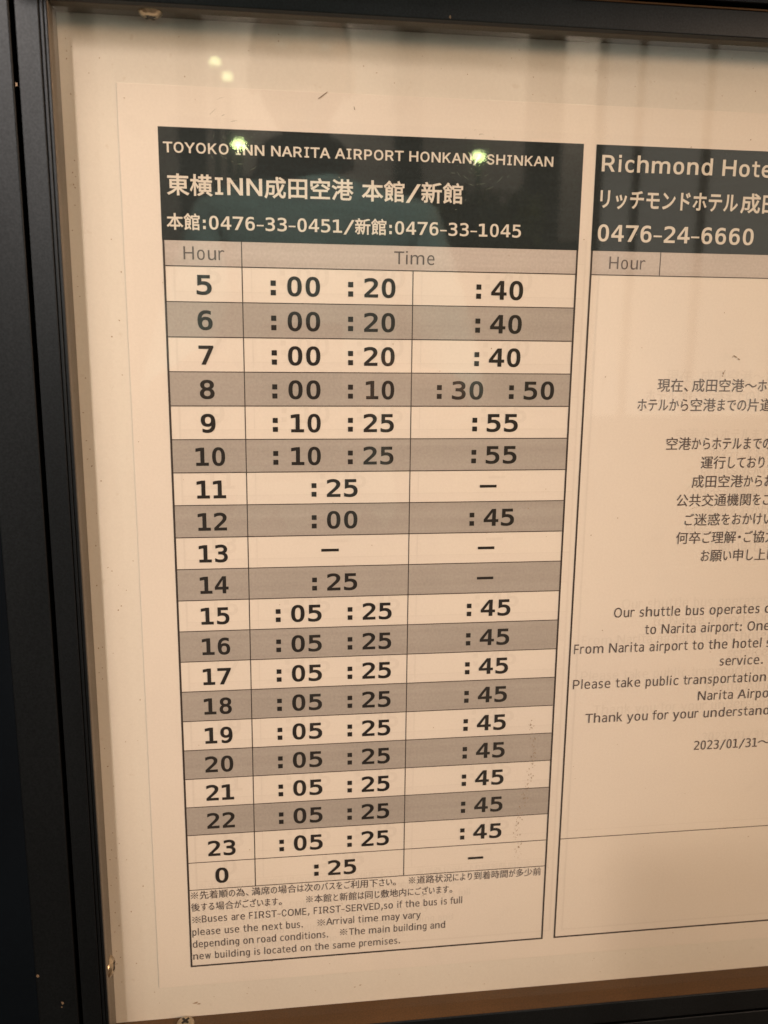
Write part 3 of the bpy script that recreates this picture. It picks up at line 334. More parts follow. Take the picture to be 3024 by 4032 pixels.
'行': [[152,273,152,248,325,248,325,273],[93,294,57,254,12,218,28,197,76,237,119,284],[137,176,137,151,255,151,254,2,191,-1,200,-27,255,-26,273,-19,281,0,282,151,334,151,334,176],[107,219,63,161,9,113,27,91,67,127,67,-29,93,-29,93,156,132,210]],
'解': [[92,185,92,142,61,142,61,185],[111,185,143,185,143,142,111,142],[56,205,74,242,120,242,104,205],[66,294,44,233,11,183,31,167,38,177,34,47,12,-17,32,-29,49,11,57,55,92,55,92,-9,111,-9,111,55,143,55,142,-1,112,-2,119,-25,149,-23,160,-17,164,-2,165,205,128,205,150,254,134,264,82,263,90,289],[92,122,92,76,60,76,61,122],[111,122,143,122,143,76,111,76],[205,161,192,118,173,82,193,71,211,105,250,105,250,63,179,63,179,40,250,40,250,-28,275,-28,275,40,336,40,336,48,336,63,275,63,275,105,327,105,327,129,275,129,275,162,250,162,250,129,220,129,227,157],[179,276,179,254,227,254,210,209,171,177,186,159,212,176,231,198,251,254,302,254,294,195,286,189,251,190,257,169,297,169,313,177,321,203,326,276]],
'路': [[55,256,121,256,121,195,55,195],[13,15,18,-11,153,22,151,46,105,35,105,98,142,98,154,80,175,90,175,-27,200,-27,200,-14,288,-14,288,-26,313,-26,313,90,324,84,341,106,297,129,260,158,290,201,312,252,296,259,223,258,234,288,209,294,182,234,145,186,145,279,31,279,31,172,81,172,81,29,54,23,54,139,31,139,31,18],[200,9,200,76,288,76,288,9],[279,235,243,176,209,229,212,235],[191,99,244,141,296,99],[228,159,190,127,148,104,148,121,105,121,105,172,145,172,145,183,164,167,195,207]],
'迷': [[120,269,152,198,176,207,142,277],[293,279,256,206,277,197,318,270],[26,276,77,214,98,229,45,290],[204,291,204,181,109,181,109,157,189,157,149,102,103,60,121,40,165,83,204,139,204,20,230,20,230,139,313,47,332,64,244,157,327,157,327,181,230,181,230,291],[87,175,16,175,16,151,62,151,62,41,8,-3,28,-29,58,10,73,18,117,-10,150,-20,333,-20,341,9,167,4,123,15,87,39]],
'通': [[23,265,82,205,102,222,41,280],[90,163,15,163,15,138,64,138,64,39,14,-3,30,-25,56,6,77,20,121,-6,165,-18,332,-16,339,9,169,4,126,15,90,38],[127,281,127,261,276,261,226,230,175,251,158,236,227,206,127,206,127,25,152,25,152,83,211,83,211,26,235,26,235,83,296,83,295,47,254,46,262,24,315,31,321,47,321,206,275,206,249,220,321,270,305,283],[296,186,296,155,235,155,235,186],[152,136,211,136,211,104,152,104],[152,155,152,186,211,186,211,155],[296,136,296,104,235,104,235,136]],
'運': [[109,282,109,218,132,218,132,262,301,262,301,218,326,218,326,282],[24,266,71,204,95,218,45,279],[150,130,203,130,203,106,150,106],[229,130,283,130,283,106,229,106],[150,170,203,170,203,147,150,147],[229,170,283,170,283,147,229,147],[109,67,109,46,203,46,203,18,229,18,229,46,328,46,328,67,229,67,229,88,307,88,307,188,229,188,229,209,296,209,296,229,229,229,229,247,203,247,203,229,134,229,134,209,203,209,203,188,127,188,127,88,203,88,203,67],[89,156,16,156,16,131,63,131,63,44,15,2,32,-21,56,11,76,25,119,-2,163,-14,331,-13,338,13,180,7,134,15,107,30,89,43]],
'道': [[22,268,72,209,94,223,43,280],[159,129,277,129,277,99,159,99],[159,81,277,81,277,51,159,51],[159,176,277,176,277,147,159,147],[134,196,134,31,302,31,302,196,218,196,231,226,332,226,332,248,266,248,292,286,266,294,239,248,174,248,192,256,167,296,145,286,168,248,109,248,109,226,202,226,194,196],[92,169,18,169,18,145,67,145,67,36,15,-2,31,-24,57,4,79,16,123,-7,167,-18,329,-16,337,9,170,5,128,14,92,35]],
'間': [[215,59,215,25,133,25,133,59],[215,79,133,79,133,112,215,112],[109,132,109,-13,133,-13,133,5,240,5,240,132],[134,210,134,179,58,179,58,210],[134,229,58,229,58,259,134,259],[294,210,294,179,215,179,215,210],[294,229,215,229,215,259,294,259],[307,279,190,279,190,158,294,158,294,3,237,-1,246,-28,301,-25,315,-16,320,-4,321,279],[32,279,32,-28,58,-28,58,159,159,159,159,279]],
'関': [[214,161,196,125,140,125,150,129,132,160,111,154,126,125,89,125,89,106,160,106,160,78,84,78,84,58,155,58,133,32,80,10,96,-8,148,16,175,43,238,-8,253,9,189,58,266,58,266,78,184,78,184,106,261,106,261,125,220,125,238,154],[134,214,134,185,57,185,57,214],[134,232,57,232,57,259,134,259],[295,214,295,185,215,185,215,214],[295,232,215,232,215,259,295,259],[307,279,190,279,190,165,295,165,294,3,251,0,259,-24,304,-21,320,-3,321,279],[31,279,31,-28,57,-28,57,166,159,166,159,279]],
'順': [[127,283,127,-16,149,-16,149,283],[79,257,79,22,99,22,99,257],[32,282,30,78,21,22,9,-12,27,-27,46,30,53,116,54,282],[201,147,297,147,297,113,201,113],[201,94,297,94,297,59,201,59],[201,201,297,201,297,167,201,167],[214,31,150,-12,167,-29,203,-8,236,18],[263,18,321,-28,341,-14,283,30],[176,221,176,39,322,39,322,221,254,221,265,255,332,255,332,278,165,278,165,255,236,255,229,221]],
'願': [[76,76,53,10,72,-1,97,71],[147,70,168,13,187,20,165,76],[93,147,154,147,154,112,93,112],[93,200,154,200,154,166,93,166],[220,147,301,147,301,113,220,113],[220,93,301,93,301,58,220,58],[220,201,301,201,301,167,220,167],[226,30,166,-12,182,-28,217,-8,248,18],[272,18,321,-28,342,-14,292,30],[72,220,72,92,113,92,113,-5,82,-7,89,-28,119,-26,134,-11,135,92,176,92,176,220,128,220,138,255,178,255,178,278,32,278,30,89,21,28,9,-9,29,-22,42,17,52,85,54,255,111,255,108,233,105,220],[197,221,197,38,325,38,325,221,263,221,272,255,334,255,334,278,185,278,185,255,246,255,240,221]],
'館': [[182,200,182,-27,204,-27,204,-12,291,-12,291,-26,313,-26,313,83,204,83,204,112,300,112,300,200],[204,11,204,60,291,60,291,11],[204,179,278,179,278,134,204,134],[225,286,240,254,161,254,161,197,181,197,181,232,196,232,305,232,305,197,326,197,326,254,254,254,262,259,244,296],[120,126,120,96,58,96,58,126],[120,146,58,146,58,173,120,173],[98,60,110,37,58,15,58,75,142,75,142,193,104,193,91,230,72,223,82,193,36,193,36,26,33,13,20,1,31,-23,118,19,130,-13,150,-2,116,68],[84,296,51,253,9,219,20,195,86,260,144,206,159,225,98,278,104,288]],
'～': [[165,123,212,91,258,87,307,110,335,147,311,160,274,121,235,115,205,126,148,171,118,180,92,179,44,156,15,119,40,106,68,139,106,152,138,145]],
'~': [[165,123,212,91,258,87,307,110,335,147,311,160,274,121,235,115,205,126,148,171,118,180,92,179,44,156,15,119,40,106,68,139,106,152,138,145]]
}
def decode(ch):
    return [[(c[i] / 1000, c[i + 1] / 1000) for i in range(0, len(c), 2)] for c in GL[ch]]
MONO = set('0123456789:/-.,abcdefghknopqrstuvxyzIl'); INTER = set('ABCDEFHKMNOPRSTVYmw')
ADV = dict(a=1230, b=1276, c=1067, d=1276, e=1220, f=720, g=1276, h=1296, i=562, k=1212, l=562, m=1992, n=1296, o=1243, p=1276, q=1276, r=874, s=1067, t=807, u=1296, v=1212, w=1676, x=1212, y=1212, z=1076,
           A=1400, B=1404, C=1430, D=1578, E=1295, F=1177, H=1539, I=862, K=1419, M=1726, N=1532, O=1612, P=1235, R=1424, S=1400, T=1262, V=1400, Y=1260)
ADV.update({c: 1302 for c in '0123456789'}); ADV.update({' ': 720, '.': 745, ',': 745, ':': 930, '/': 930, '-': 930})
BADV = dict(i=700, m=2167, n=1459, o=1406, h=1459, c=1205, d=1432, t=932, e=1360, A=1590, H=1715, I=1118, K=1579, N=1733, O=1741, P=1501, R=1602, S=1455, T=1396, Y=1509)
BADV.update({c: 1456 for c in '0123456789'}); BADV.update({' ': 700, ':': 824, '/': 1412, '-': 983, ',': 740})
def rect(x0, x1, y0, y1): return [(x0, y0), (x1, y0), (x1, y1), (x0, y1)]
_gc = {}
def glyph(ch, bold):
    """(verts, tris, advance) in em units"""
    key = (ch, bold)
    if key in _gc: return _gc[key]
    latin = ch in ADV
    adv = ((BADV.get(ch, ADV.get(ch)) if bold else ADV[ch]) / 2048) if latin else 1.0
    if ch == ' ': r = ([], [], adv)
    elif ch == '\u3000': r = ([], [], 1.0)
    else:
        off = bold
        if ch in 'il':
            s = .045; c = adv / 2
            cons = [rect(c - s, c + s, 0, .547 if ch == 'i' else .76)]
            if ch == 'i': cons.append(rect(c - s * 1.08, c + s * 1.08, .655, .755))
        elif ch == 'I':
            c = adv / 2; s = .045; w = .155
            cons = [rect(c - s, c + s, .035, .69), rect(c - w, c + w, 0, .072), rect(c - w, c + w, .655, .727)]
        elif ch == '-' and latin:
            cons = [rect(.05, adv - .05, .24, .315)]
        else:
            k = 1 / .713 if ch in MONO else (1 / .70 if ch in INTER else 1 / .353)
            cons = [[(x * k, y * k) for x, y in c] for c in decode(ch)]
            xs = [p[0] for c in cons for p in c]; x0, x1 = min(xs), max(xs)
            if latin:
                if ch in ':.,': sx, tx = 1.0, adv / 2 - (x0 + x1) / 2
                else:
                    sb = .17 if ch not in 'AVYTvyx/kr4t7f' else (.03 if ch in 'AVYTvy/' else .10)
                    tw = adv - sb - 2 * off * .6
                    sx = max(.82, min(1.3, tw / (x1 - x0)))
                    tx = adv / 2 - sx * (x0 + x1) / 2
                cons = [[(x * sx + tx, y) for x, y in c] for c in cons]
            elif '\u3040' <= ch <= '\u30ff':
                if ch == '・': adv = .5
                else: adv = KANA
                cons = [[((x - .5) * adv / 1.0 * 1.0 + adv / 2, y) for x, y in c] for c in cons] if ch != '・' else [[(x - .25, y) for x, y in c] for c in cons]
            elif ch == '、': adv = .62
        if off:
            ny = []
            ymax = max(p[1] for c in cons for p in c); ymin = min(p[1] for c in cons for p in c)
            for c in cons:
                n = len(c); q = []
                for i in range(n):
                    a, b, d = c[i - 1], c[i], c[(i + 1) % n]
                    e1 = Vector((b[0] - a[0], b[1] - a[1])); e2 = Vector((d[0] - b[0], d[1] - b[1]))
                    if e1.length < 1e-7 or e2.length < 1e-7: q.append(b); continue
                    e1.normalize(); e2.normalize()
                    n1 = Vector((e1.y, -e1.x)); n2 = Vector((e2.y, -e2.x)); s = n1 + n2
                    if s.length < .3: s = n1
                    s.normalize(); cosv = max(.55, s.dot(n1)); s = s / cosv * off
                    q.append((b[0] + s.x, b[1] + s.y))
                ny.append(q)
            cons = ny
            # keep the printed height of the regular letter
            hh = ymax - ymin
            cons = [[(x, ymin + (y - ymin + off) * hh / (hh + 2 * off)) for x, y in c] for c in cons]
        vv = []; ee = []; segs = []
        for c in cons:
            k = len(vv); n = len(c); vv += [Vector(p) for p in c]
            ee += [(k + i, k + (i + 1) % n) for i in range(n)]
            segs += [(c[i], c[(i + 1) % n]) for i in range(n)]
        ov, _, of, _, _, _ = delaunay_2d_cdt(vv, ee, [], 0, 1e-6)
        tris = []
        for f in of:
            px = sum(ov[i][0] for i in f) / len(f); py = sum(ov[i][1] for i in f) / len(f); w = 0
            for a, b in segs:
                if (a[1] <= py) != (b[1] <= py):
                    t = (py - a[1]) / (b[1] - a[1])
                    if a[0] + t * (b[0] - a[0]) > px: w += 1 if b[1] > a[1] else -1
            if w > 0: tris.append(tuple(f))
        r = ([(p[0], p[1]) for p in ov], tris, adv)
    _gc[key] = r
    return r
KANA = .80
def text(name, s, x0, x1, base, em, m, parent, bold=0.0, z=.012):
    """lay the string from x0; x1 (if given) stretches it to end there, base = baseline, em = letter size"""
    v = []; f = []; x = 0; minx = 1e9; maxx = -1e9
    for ch in s:
        gv, gt, adv = glyph(ch, bold)
        k = len(v)
        for a, b in gv: v.append((x + a, b))
        for t in gt: f.append(tuple(k + i for i in t))
        if gt:
            used = {i for t in gt for i in t}
            minx = min(minx, x + min(gv[i][0] for i in used)); maxx = max(maxx, x + max(gv[i][0] for i in used))
        x += adv
    sx = em if x1 is None else (x1 - x0) / (maxx - minx)
    co = [W(x0 + (a - minx) * sx, base + b * em, z) for a, b in v]
    return link(name, mesh_from(name, co, f), m, parent)

# ================================================================== SETTING
def struct(o): o['kind'] = 'structure'; return o
M['wall'] = tex_mix(mat('dark_wall', (0.006, 0.010, 0.016), 0.9, 0, .1), [((8, 8, 8), 4, .3, .7, g(.7), g(1.2))])
M['ground'] = tex_mix(mat('paving', (0.16, 0.15, 0.14), 0.8), [((3, 3, 3), 5, .3, .7, g(.8), g(1.15))])
M['canopy'] = mat('canopy_soffit', (0.10, 0.115, 0.10), 0.7)
me = mesh_from('wall', [(-6, .075, 0), (6, .075, 0), (6, .075, 3.2), (-6, .075, 3.2), (-6, .3, 0), (6, .3, 0), (6, .3, 3.2), (-6, .3, 3.2)],
               [(0, 1, 2, 3), (5, 4, 7, 6), (3, 2, 6, 7), (0, 3, 7, 4), (1, 5, 6, 2)])
struct(link('wall', me, M['wall']))
struct(link('ground', mesh_from('ground', [(-60, -60, 0), (60, -60, 0), (60, 60, 0), (-60, 60, 0)], [(0, 1, 2, 3)]), M['ground']))
# ================================================================== DISPLAY CASE
case = empty('display_case', 'dark metal notice case with a glazed door, brass-coloured screws and white backing board', 'display case')
case.location = W(0, 0, 0)
case_parts = []
X0, X1, Y0, Y1 = -2.57, 27.6, -24.84, 6.50        # clear opening
ZB, ZF = -0.032, 0.86                              # board, front of the inner walls
def cp(o): case_parts.append(o); return o
cp(box('back_board', X0 - .3, X1 + .3, Y0 - .3, Y1 + .3, ZB - .2, ZB, M['board'], None))
# inner walls of the case (butted at the corners)
cp(box('inner_wall', X0 - .16, X0, Y0, Y1, ZB + .003, .90, M['inner'], None, .02))
cp(box('inner_wall', X1, X1 + .16, Y0, Y1, ZB + .003, .90, M['inner'], None, .02))
cp(box('inner_wall', X0 - .16, X1 + .16, Y0 - .16, Y0, ZB + .003, 1.0, M['ledge'], None, .02))
cp(box('inner_wall', X0 - .16, X1 + .16, Y1, Y1 + .16, ZB + .003, .74, M['inner'], None, .02))
# rubber gasket between the inner walls and the door
cp(box('gasket', X0 - .15, X0 - .015, Y0, Y1, .905, .97, M['gasket'], None, .01))
cp(box('gasket', X0 - .15, X1, Y1 + .015, Y1 + .15, .745, .97, M['gasket'], None, .01))
# glazing beads: two fine lips along the edge of the glass on the hinge side
cp(box('glazing_bead', X0 - .085, X0 - .005, Y0 - .02, Y1 + .02, .975, 1.03, M['frame'], None, .02))
cp(box('glazing_bead', X0 - .185, X0 - .095, Y0 - .06, Y1 + .06, .975, 1.05, M['frame'], None, .02))
# door rails
def rail(name, x0, x1, y0, y1, z0, z1, b=.03): return cp(box(name, x0, x1, y0, y1, z0, z1, M['frame'], None, b, 3))
rail('door_rail', -3.37, X0 - .20, Y0 - .80, 7.20, .2, 1.07)
rail('door_rail', X1 + .2, X1 + 1.0, Y0 - .80, 7.20, .2, 1.07)
rail('door_rail', X0 - .197, X1 + .197, 6.49, 7.20, .76, 1.06)
rail('door_rail', X0 - .197, X1 + .197, Y0 - .80, Y0 - .005, .2, 1.06)
cp(box('lit_edge_strip', X0 - .15, X1 + .15, 7.203, 7.255, .85, 1.05, M['ledge'], None, .01))  # the lit upper edge of the rail, painted as a brown strip
# outer frame of the case, a narrow dark gap all round the door
rail('outer_rail', -4.72, -3.49, Y0 - 2.2, 8.6, -.6, 1.08, .05)
rail('outer_rail', X1 + 1.12, X1 + 2.3, Y0 - 2.2, 8.6, -.6, 1.08, .05)
rail('outer_rail', -3.487, X1 + 1.117, 7.36, 8.6, -.6, 1.15, .05)
rail('outer_rail', -3.487, X1 + 1.117, Y0 - 2.2, Y0 - .86, -.6, 1.10, .03)
cp(box('gap_backing', -3.487, X1 + 1.117, Y0 - .857, 7.357, -.59, -.46, M['gasket'], None))
cp(box('glass_pane', X0 - .02, X1 + .02, Y0 + .01, Y1 + .02, .800, .803, M['glass'], None)) if 0 else None
gl_ = quad('glass_pane', X0 + .002, X1 - .002, Y0 + .002, Y1 - .002, .72, M['glass'], None); cp(gl_)
rail('shade_hood', -4.72, X1 + 2.3, 8.62, 9.0, -.6, 5.6, .05)  # unseen hood added to shade the top of the board
def screw(pos, normal, r, rot=0, squash=1):
    """round pan-head screw with a cross recess; returns the head (child: recess)"""
    n = Vector(normal); q = n.to_track_quat('Z', 'Y').to_matrix().to_4x4()
    T = Matrix.Translation(W(*pos)) @ (Matrix(((1, 0, 0, 0), (0, 0, -1, 0), (0, 1, 0, 0), (0, 0, 0, 1))) @ q @ Matrix.Rotation(rot, 4, 'Z'))
    prof = [(1.12, 0.0), (1.10, .10), (1.0, .16), (.93, .26), (.80, .36), (.60, .43), (.40, .46)]
    v = []; f = []; S = 28
    for a, h in prof:
        for i in range(S):
            t = 2 * math.pi * i / S; v.append(T @ Vector((a * r * U * math.cos(t), a * r * U * math.sin(t), h * r * U)))
    for k in range(len(prof) - 1):
        for i in range(S): f.append((k * S + i, k * S + (i + 1) % S, (k + 1) * S + (i + 1) % S, (k + 1) * S + i))
    k = len(v); v.append(T @ Vector((0, 0, .25 * r * U)))
    for i in range(S):
        t = 2 * math.pi * i / S
    L = (len(prof) - 1) * S
    for i in range(S): f.append((L + i, L + (i + 1) % S, k))
    o = link('screw', mesh_from('screw', v, f), M['steel'])
    for p in o.data.polygons: p.use_smooth = True
    # cross recess
    a, b = .56, .15; z1 = .475
    pts = [(a, b), (b, b), (b, a), (-b, a), (-b, b), (-a, b), (-a, -b), (-b, -b), (-b, -a), (b, -a), (b, -b), (a, -b)]
    rv = [T @ Vector((x * r * U, y * r * U, z1 * r * U)) for x, y in pts]
    fl = [T @ Vector((x * .6 * r * U, y * .6 * r * U, .30 * r * U)) for x, y in pts]
    vv = rv + fl; ff = [(i, (i + 1) % 12, 12 + (i + 1) % 12, 12 + i) for i in range(12)] + [tuple(range(23, 11, -1))] + [tuple(range(12))]
    c = link('recess', mesh_from('recess', vv, ff), M['recess'], o)
    return o
for pos, nrm, r, rt in (((-.07, Y1, .32), (0, -1, 0), .29, .5), ((X0, -22.28, .42), (1, 0, 0), .30, .3), ((-.24, Y0, .28), (0, 1, 0), .27, .75),
                        ((20.6, Y1, .32), (0, -1, 0), .29, 1.1)):
    cp(screw(pos, nrm, r, rt))

# ================================================================== NOTICE SHEET
notice = empty('notice_sheet', 'white printed shuttle bus timetable sheet mounted behind the glass of the dark notice case', 'notice')
notice.location = W(0, 0, 0)
np_ = []
def npart(o, parent=None):
    if parent is None: np_.append(o)
    else: o.parent = parent
    return o
npart(box('paper', -1.10, 26.2, -23.62, 4.81, ZB + .003, -.004, M['paper'], None, .010))
TH = .058; TN = .026
def table(ox, cols, rows, bands, foot):
    grid = npart(lines('table_grid', [], 0, M['line_ink'], None)) if 0 else None
    segs = []
    W_ = 12.24
    segs += [(ox - TH / 2, ox + TH / 2, -22.90, .70), (ox + W_ - TH / 2, ox + W_ + TH / 2, -22.90, .70), (ox + TH / 2, ox + W_ - TH / 2, -22.90, -22.90 + TH)]
    return segs
t1 = table(0, 0, 0, 0, 0)
for k in range(0, 21): t1.append((TH / 2, 12.24 - TH / 2, -k - TN / 2, -k + TN / 2))
v1 = []
vv = [(2.20, .70, -TN / 2 * -1), ]
def vseg(x, ya, yb): return (x - TN / 2, x + TN / 2, yb, ya)
for k in range(0, 20):
    t1.append(vseg(2.195, -k - TN / 2, -k - 1 + TN / 2)); t1.append(vseg(7.215, -k - TN / 2, -k - 1 + TN / 2))
t1.append(vseg(2.195, .70, TN / 2))
grid1 = npart(lines('timetable', t1, .009, M['line_ink'], None)); grid1['label'] = 'left timetable with hour and minute columns in twenty ruled rows'
hd = npart(quad('header_panel', -.035, 12.275, .70, 3.73, .006, M['header_ink'], None), grid1)
npart(quad('column_heading_band', .03, 12.21, 0, .70, .003, M['hour_ink'], None), grid1)
for k in range(1, 19, 2):
    npart(quad('grey_row_band', .03, 12.21, -k - 1, -k, .003, M['grey_ink'], None), grid1)
def T1(s, x0, x1, base, em, bold=0.0, m='text_ink', name='lettering', par=None): return text(name, s, x0, x1, base, em, M[m], par or grid1, bold)
BD = .026
KANA = .82
T1('TOYOKO INN NARITA AIRPORT HONKAN/ SHINKAN', .09, 11.36, 3.055, .385, .020, 'reserve', 'header_text')
T1('東横INN成田空港', .15, 5.43, 1.97, .64, .018, 'reserve', 'header_text')
T1('本館/新館', 5.67, 8.66, 1.97, .64, .018, 'reserve', 'header_text')
T1('本館:0476-33-0451/新館:0476-33-1045', .11, 10.46, 1.025, .50, .017, 'reserve', 'header_text')
T1('Hour', .55, 1.70, .18, .50, 0, 'soft_ink', 'column_heading')
T1('Time', 6.64, 7.85, .18, .50, 0, 'soft_ink', 'column_heading')
EM = .755
hours = [5, 6, 7, 8, 9, 10, 11, 12, 13, 14, 15, 16, 17, 18, 19, 20, 21, 22, 23, 0]
A = {5: ('00', '20', '40'), 6: ('00', '20', '40'), 7: ('00', '20', '40'), 8: ('00', '10', ('30', '50')), 9: ('10', '25', '55'), 10: ('10', '25', '55'),
     11: ('25', None), 12: ('00', '45'), 13: (None, None), 14: ('25', None), 0: ('25', None)}
def two(s, x0, x1, base):
    if s[0] == '1': x0 += .06
    T1(s, x0, x1, base, EM, BD, name='minute_number')
def colon(x, base):
    w = .075; lines_ = []
    segs = [(x - w, x + w, base + .015, base + .165), (x - w, x + w, base + .285, base + .435)]
    lines('colon', segs, .012, M['text_ink'], grid1)
for k, h in enumerate(hours):
    base = -k - .79; s = str(h)
    if len(s) == 1: T1(s, .885, 1.315, base, EM, BD, name='hour_number')
    else: T1(s, .68 + (.02 if s[0] == '1' else 0), 1.57, base, EM, BD, name='hour_number')
    a = A.get(h, ('05', '25', '45'))
    if len(a) == 3:
        colon(3.085, base); two(a[0], 3.49, 4.45, base); colon(5.355, base); two(a[1], 5.76, 6.69, base)
        if isinstance(a[2], tuple):
            colon(8.085, base); two(a[2][0], 8.48, 9.46, base); colon(10.355, base); two(a[2][1], 10.75, 11.72, base)
        else:
            colon(9.225, base); two(a[2], 9.61, 10.60, base)
    else:
        if a[0]: colon(4.235, base); two(a[0], 4.63, 5.58, base)
        else: lines('dash', [(4.45, 5.0, -k - .52, -k - .435)], .012, M['text_ink'], grid1)
        if a[1]: colon(9.225, base); two(a[1], 9.61, 10.60, base)
        else: lines('dash', [(9.45, 9.99, -k - .55, -k - .465)], .012, M['text_ink'], grid1)
# footnotes
E2 = .335; KANA = .80; SI = 'soft_ink'
def note(s, x0, x1, base, em=E2): T1(s, x0, x1, base, em, 0.004, SI, 'footnote_text')
b1 = -20.325
note('※先着順の為、満席の場合は次のバスをご利用下さい。', .07, 6.95, b1)
note('※道路状況により到着時間が多少前', 7.40, 12.08, b1)
note('後する場合がございます。', .06, 3.06, -20.765)
note('※本館と新館は同じ敷地内にございます。', 3.88, 8.93, -20.765)
note('※', .08, .36, -21.235)
note('Buses are FIRST-COME, FIRST-SERVED,so if the bus is full', .40, 9.29, -21.225, .36)
note('please use the next bus.', .07, 3.76, -21.70, .36)
note('※', 4.26, 4.52, -21.69)
note('Arrival time may vary', 4.56, 7.84, -21.68, .36)
note('depending on road conditions.', .07, 4.62, -22.16, .36)
note('※', 5.03, 5.28, -22.12)
note('The main building and', 5.34, 8.71, -22.14, .36)
note('new building is located on the same premises.', .07, 7.12, -22.62, .36)

# right-hand table
OX = 12.70
t2 = table(OX, 0, 0, 0, 0)
t2.append((OX + TH / 2, OX + 12.24 - TH / 2, -TN / 2, TN / 2)); t2.append((OX + TH / 2, OX + 12.24 - TH / 2, -19.0 - TN / 2, -19.0 + TN / 2))
t2.append(vseg(OX + 2.20, .70, TN / 2))
grid2 = npart(lines('timetable', t2, .009, M['line_ink'], None)); grid2['label'] = 'right timetable with a written notice in place of times'
npart(quad('header_panel', OX - .035, OX + 12.275, .70, 3.73, .006, M['header_ink'], None), grid2)
npart(quad('column_heading_band', OX + .03, OX + 12.21, 0, .70, .003, M['hour_ink'], None), grid2)
def T2(s, x0, x1, base, em, bold=0.0, m='text_ink', name='lettering'): return text(name, s, x0, x1, base, em, M[m], grid2, bold)
T2('Richmond Hote', 12.86, 18.28, 2.98, .64, .018, 'reserve', 'header_text')
KANA = .78
T2('リッチモンドホテル', 12.87, 17.27, 1.97, .64, .018, 'reserve', 'header_text')
T2('成田', 17.36, 18.65, 1.97, .64, .018, 'reserve', 'header_text')
T2('0476-24-6660', 12.85, 17.88, .985, .66, .020, 'reserve', 'header_text')
T2('Hour', 13.27, 14.42, .18, .50, 0, 'soft_ink', 'column_heading')
def body(s, x0, x1, base, em): T2(s, x0, x1, base, em, .004, 'soft_ink', 'notice_text')
KANA = .80; EJ = .455
body('現在、成田空港～ホテ', 15.10, 19.15, -3.50, EJ)
body('ホテルから空港までの片道', 14.48, 19.05, -4.12, EJ)
body('空港からホテルまでの', 15.54, 19.15, -5.36, EJ)
body('運行しておりま', 16.77, 19.35, -5.98, EJ)
body('成田空港からお', 16.51, 19.35, -6.60, EJ)
body('公共交通機関をご', 16.03, 19.35, -7.22, EJ)
body('ご迷惑をおかけい', 16.37, 19.45, -7.87, EJ)
body('何卒ご理解・ご協力', 16.12, 19.65, -8.48, EJ)
body('お願い申し上げ', 17.04, 19.70, -9.10, EJ)
EE = .455
body('Our shuttle bus operates o', 14.15, 19.72, -10.98, EE)
body('to Narita airport: One', 15.27, 19.74, -11.60, EE)
body('From Narita airport to the hotel s', 12.84, 19.84, -12.21, EE)
body('service.', 18.05, 19.62, -12.82, EE)
body('Please take public transportation', 12.87, 19.80, -13.46, EE)
body('Narita Airpor', 17.36, 20.15, -14.06, EE)
body('Thank you for your understand', 13.37, 20.05, -14.70, EE)
body('2023/01/31', 17.38, 19.72, -15.90, EE)
body('～', 19.74, 20.25, -15.90, EE)

# faint offset copy of the print, slightly darker than the paper
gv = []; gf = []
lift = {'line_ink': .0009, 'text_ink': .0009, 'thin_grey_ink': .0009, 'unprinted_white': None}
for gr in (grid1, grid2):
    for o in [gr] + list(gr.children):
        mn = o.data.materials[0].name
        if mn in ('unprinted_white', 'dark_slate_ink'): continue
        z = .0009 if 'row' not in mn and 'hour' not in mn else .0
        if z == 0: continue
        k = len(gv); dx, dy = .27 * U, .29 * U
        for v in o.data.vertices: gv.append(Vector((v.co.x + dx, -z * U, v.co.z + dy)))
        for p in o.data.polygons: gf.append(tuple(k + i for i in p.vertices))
o = npart(link('offset_print', mesh_from('offset_print', gv, gf), M['ghost'])); o['kind'] = 'stuff'
npart(lines('offset_bands', [(.3, 12.48, -k - .71, -k + .29) for k in range(1, 19, 2)] + [(.24, 12.54, .99, 4.02), (.3, 12.48, .29, .985)]
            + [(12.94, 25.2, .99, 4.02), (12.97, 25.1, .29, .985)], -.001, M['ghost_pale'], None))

# dirt and scuffs on the sheet and board
def blob(name, pts, z, m, seed=0):
    """small irregular flakes: (x, y, rx, ry, angle)"""
    rnd = random.Random(seed); v = []; f = []
    for x, y, rx, ry, an in pts:
        n = 9; k = len(v)
        for i in range(n):
            t = 2 * math.pi * i / n; q = rnd.uniform(.6, 1.1); a, b = rx * q * math.cos(t), ry * q * math.sin(t)
            v.append(W(x + a * math.cos(an) - b * math.sin(an), y + a * math.sin(an) + b * math.cos(an), z))
        f.append(tuple(range(k, k + n)))
    return link(name, mesh_from(name, v, f), m)
rnd = random.Random(4)
sm = npart(blob('brown_scuff', [(17.63, -2.42, .10, .018, -.55), (17.75, -2.50, .06, .022, -.5), (17.55, -2.42, .05, .012, 1.0), (17.27, -2.95, .035, .05, .2), (17.31, -2.88, .05, .012, 1.2),
                               (17.25, -3.03, .02, .02, 0)], .015, M['dirt'], 1)); sm['label'] = 'small brown scuff above the japanese notice text'
npart(blob('scratch', [(4.55, 4.72, .17, .018, .62)], .015, M['dirt_dark'], 2))
npart(blob('scratch', [(5.45, 4.42, .07, .014, -1.25)], .015, M['dirt_dark'], 3))
pts = []
y = -14.6
while y > -19.6:
    for _ in range(3): pts.append((11.38 + .22 * math.sin(y * 1.1) + rnd.gauss(0, .07), y + rnd.uniform(-.1, .1), rnd.uniform(.006, .020), rnd.uniform(.01, .04), rnd.uniform(-.4, .4)))
    y -= .13
o = npart(blob('dirt_trail', pts, .015, M['dirt'], 5)); o['kind'] = 'stuff'
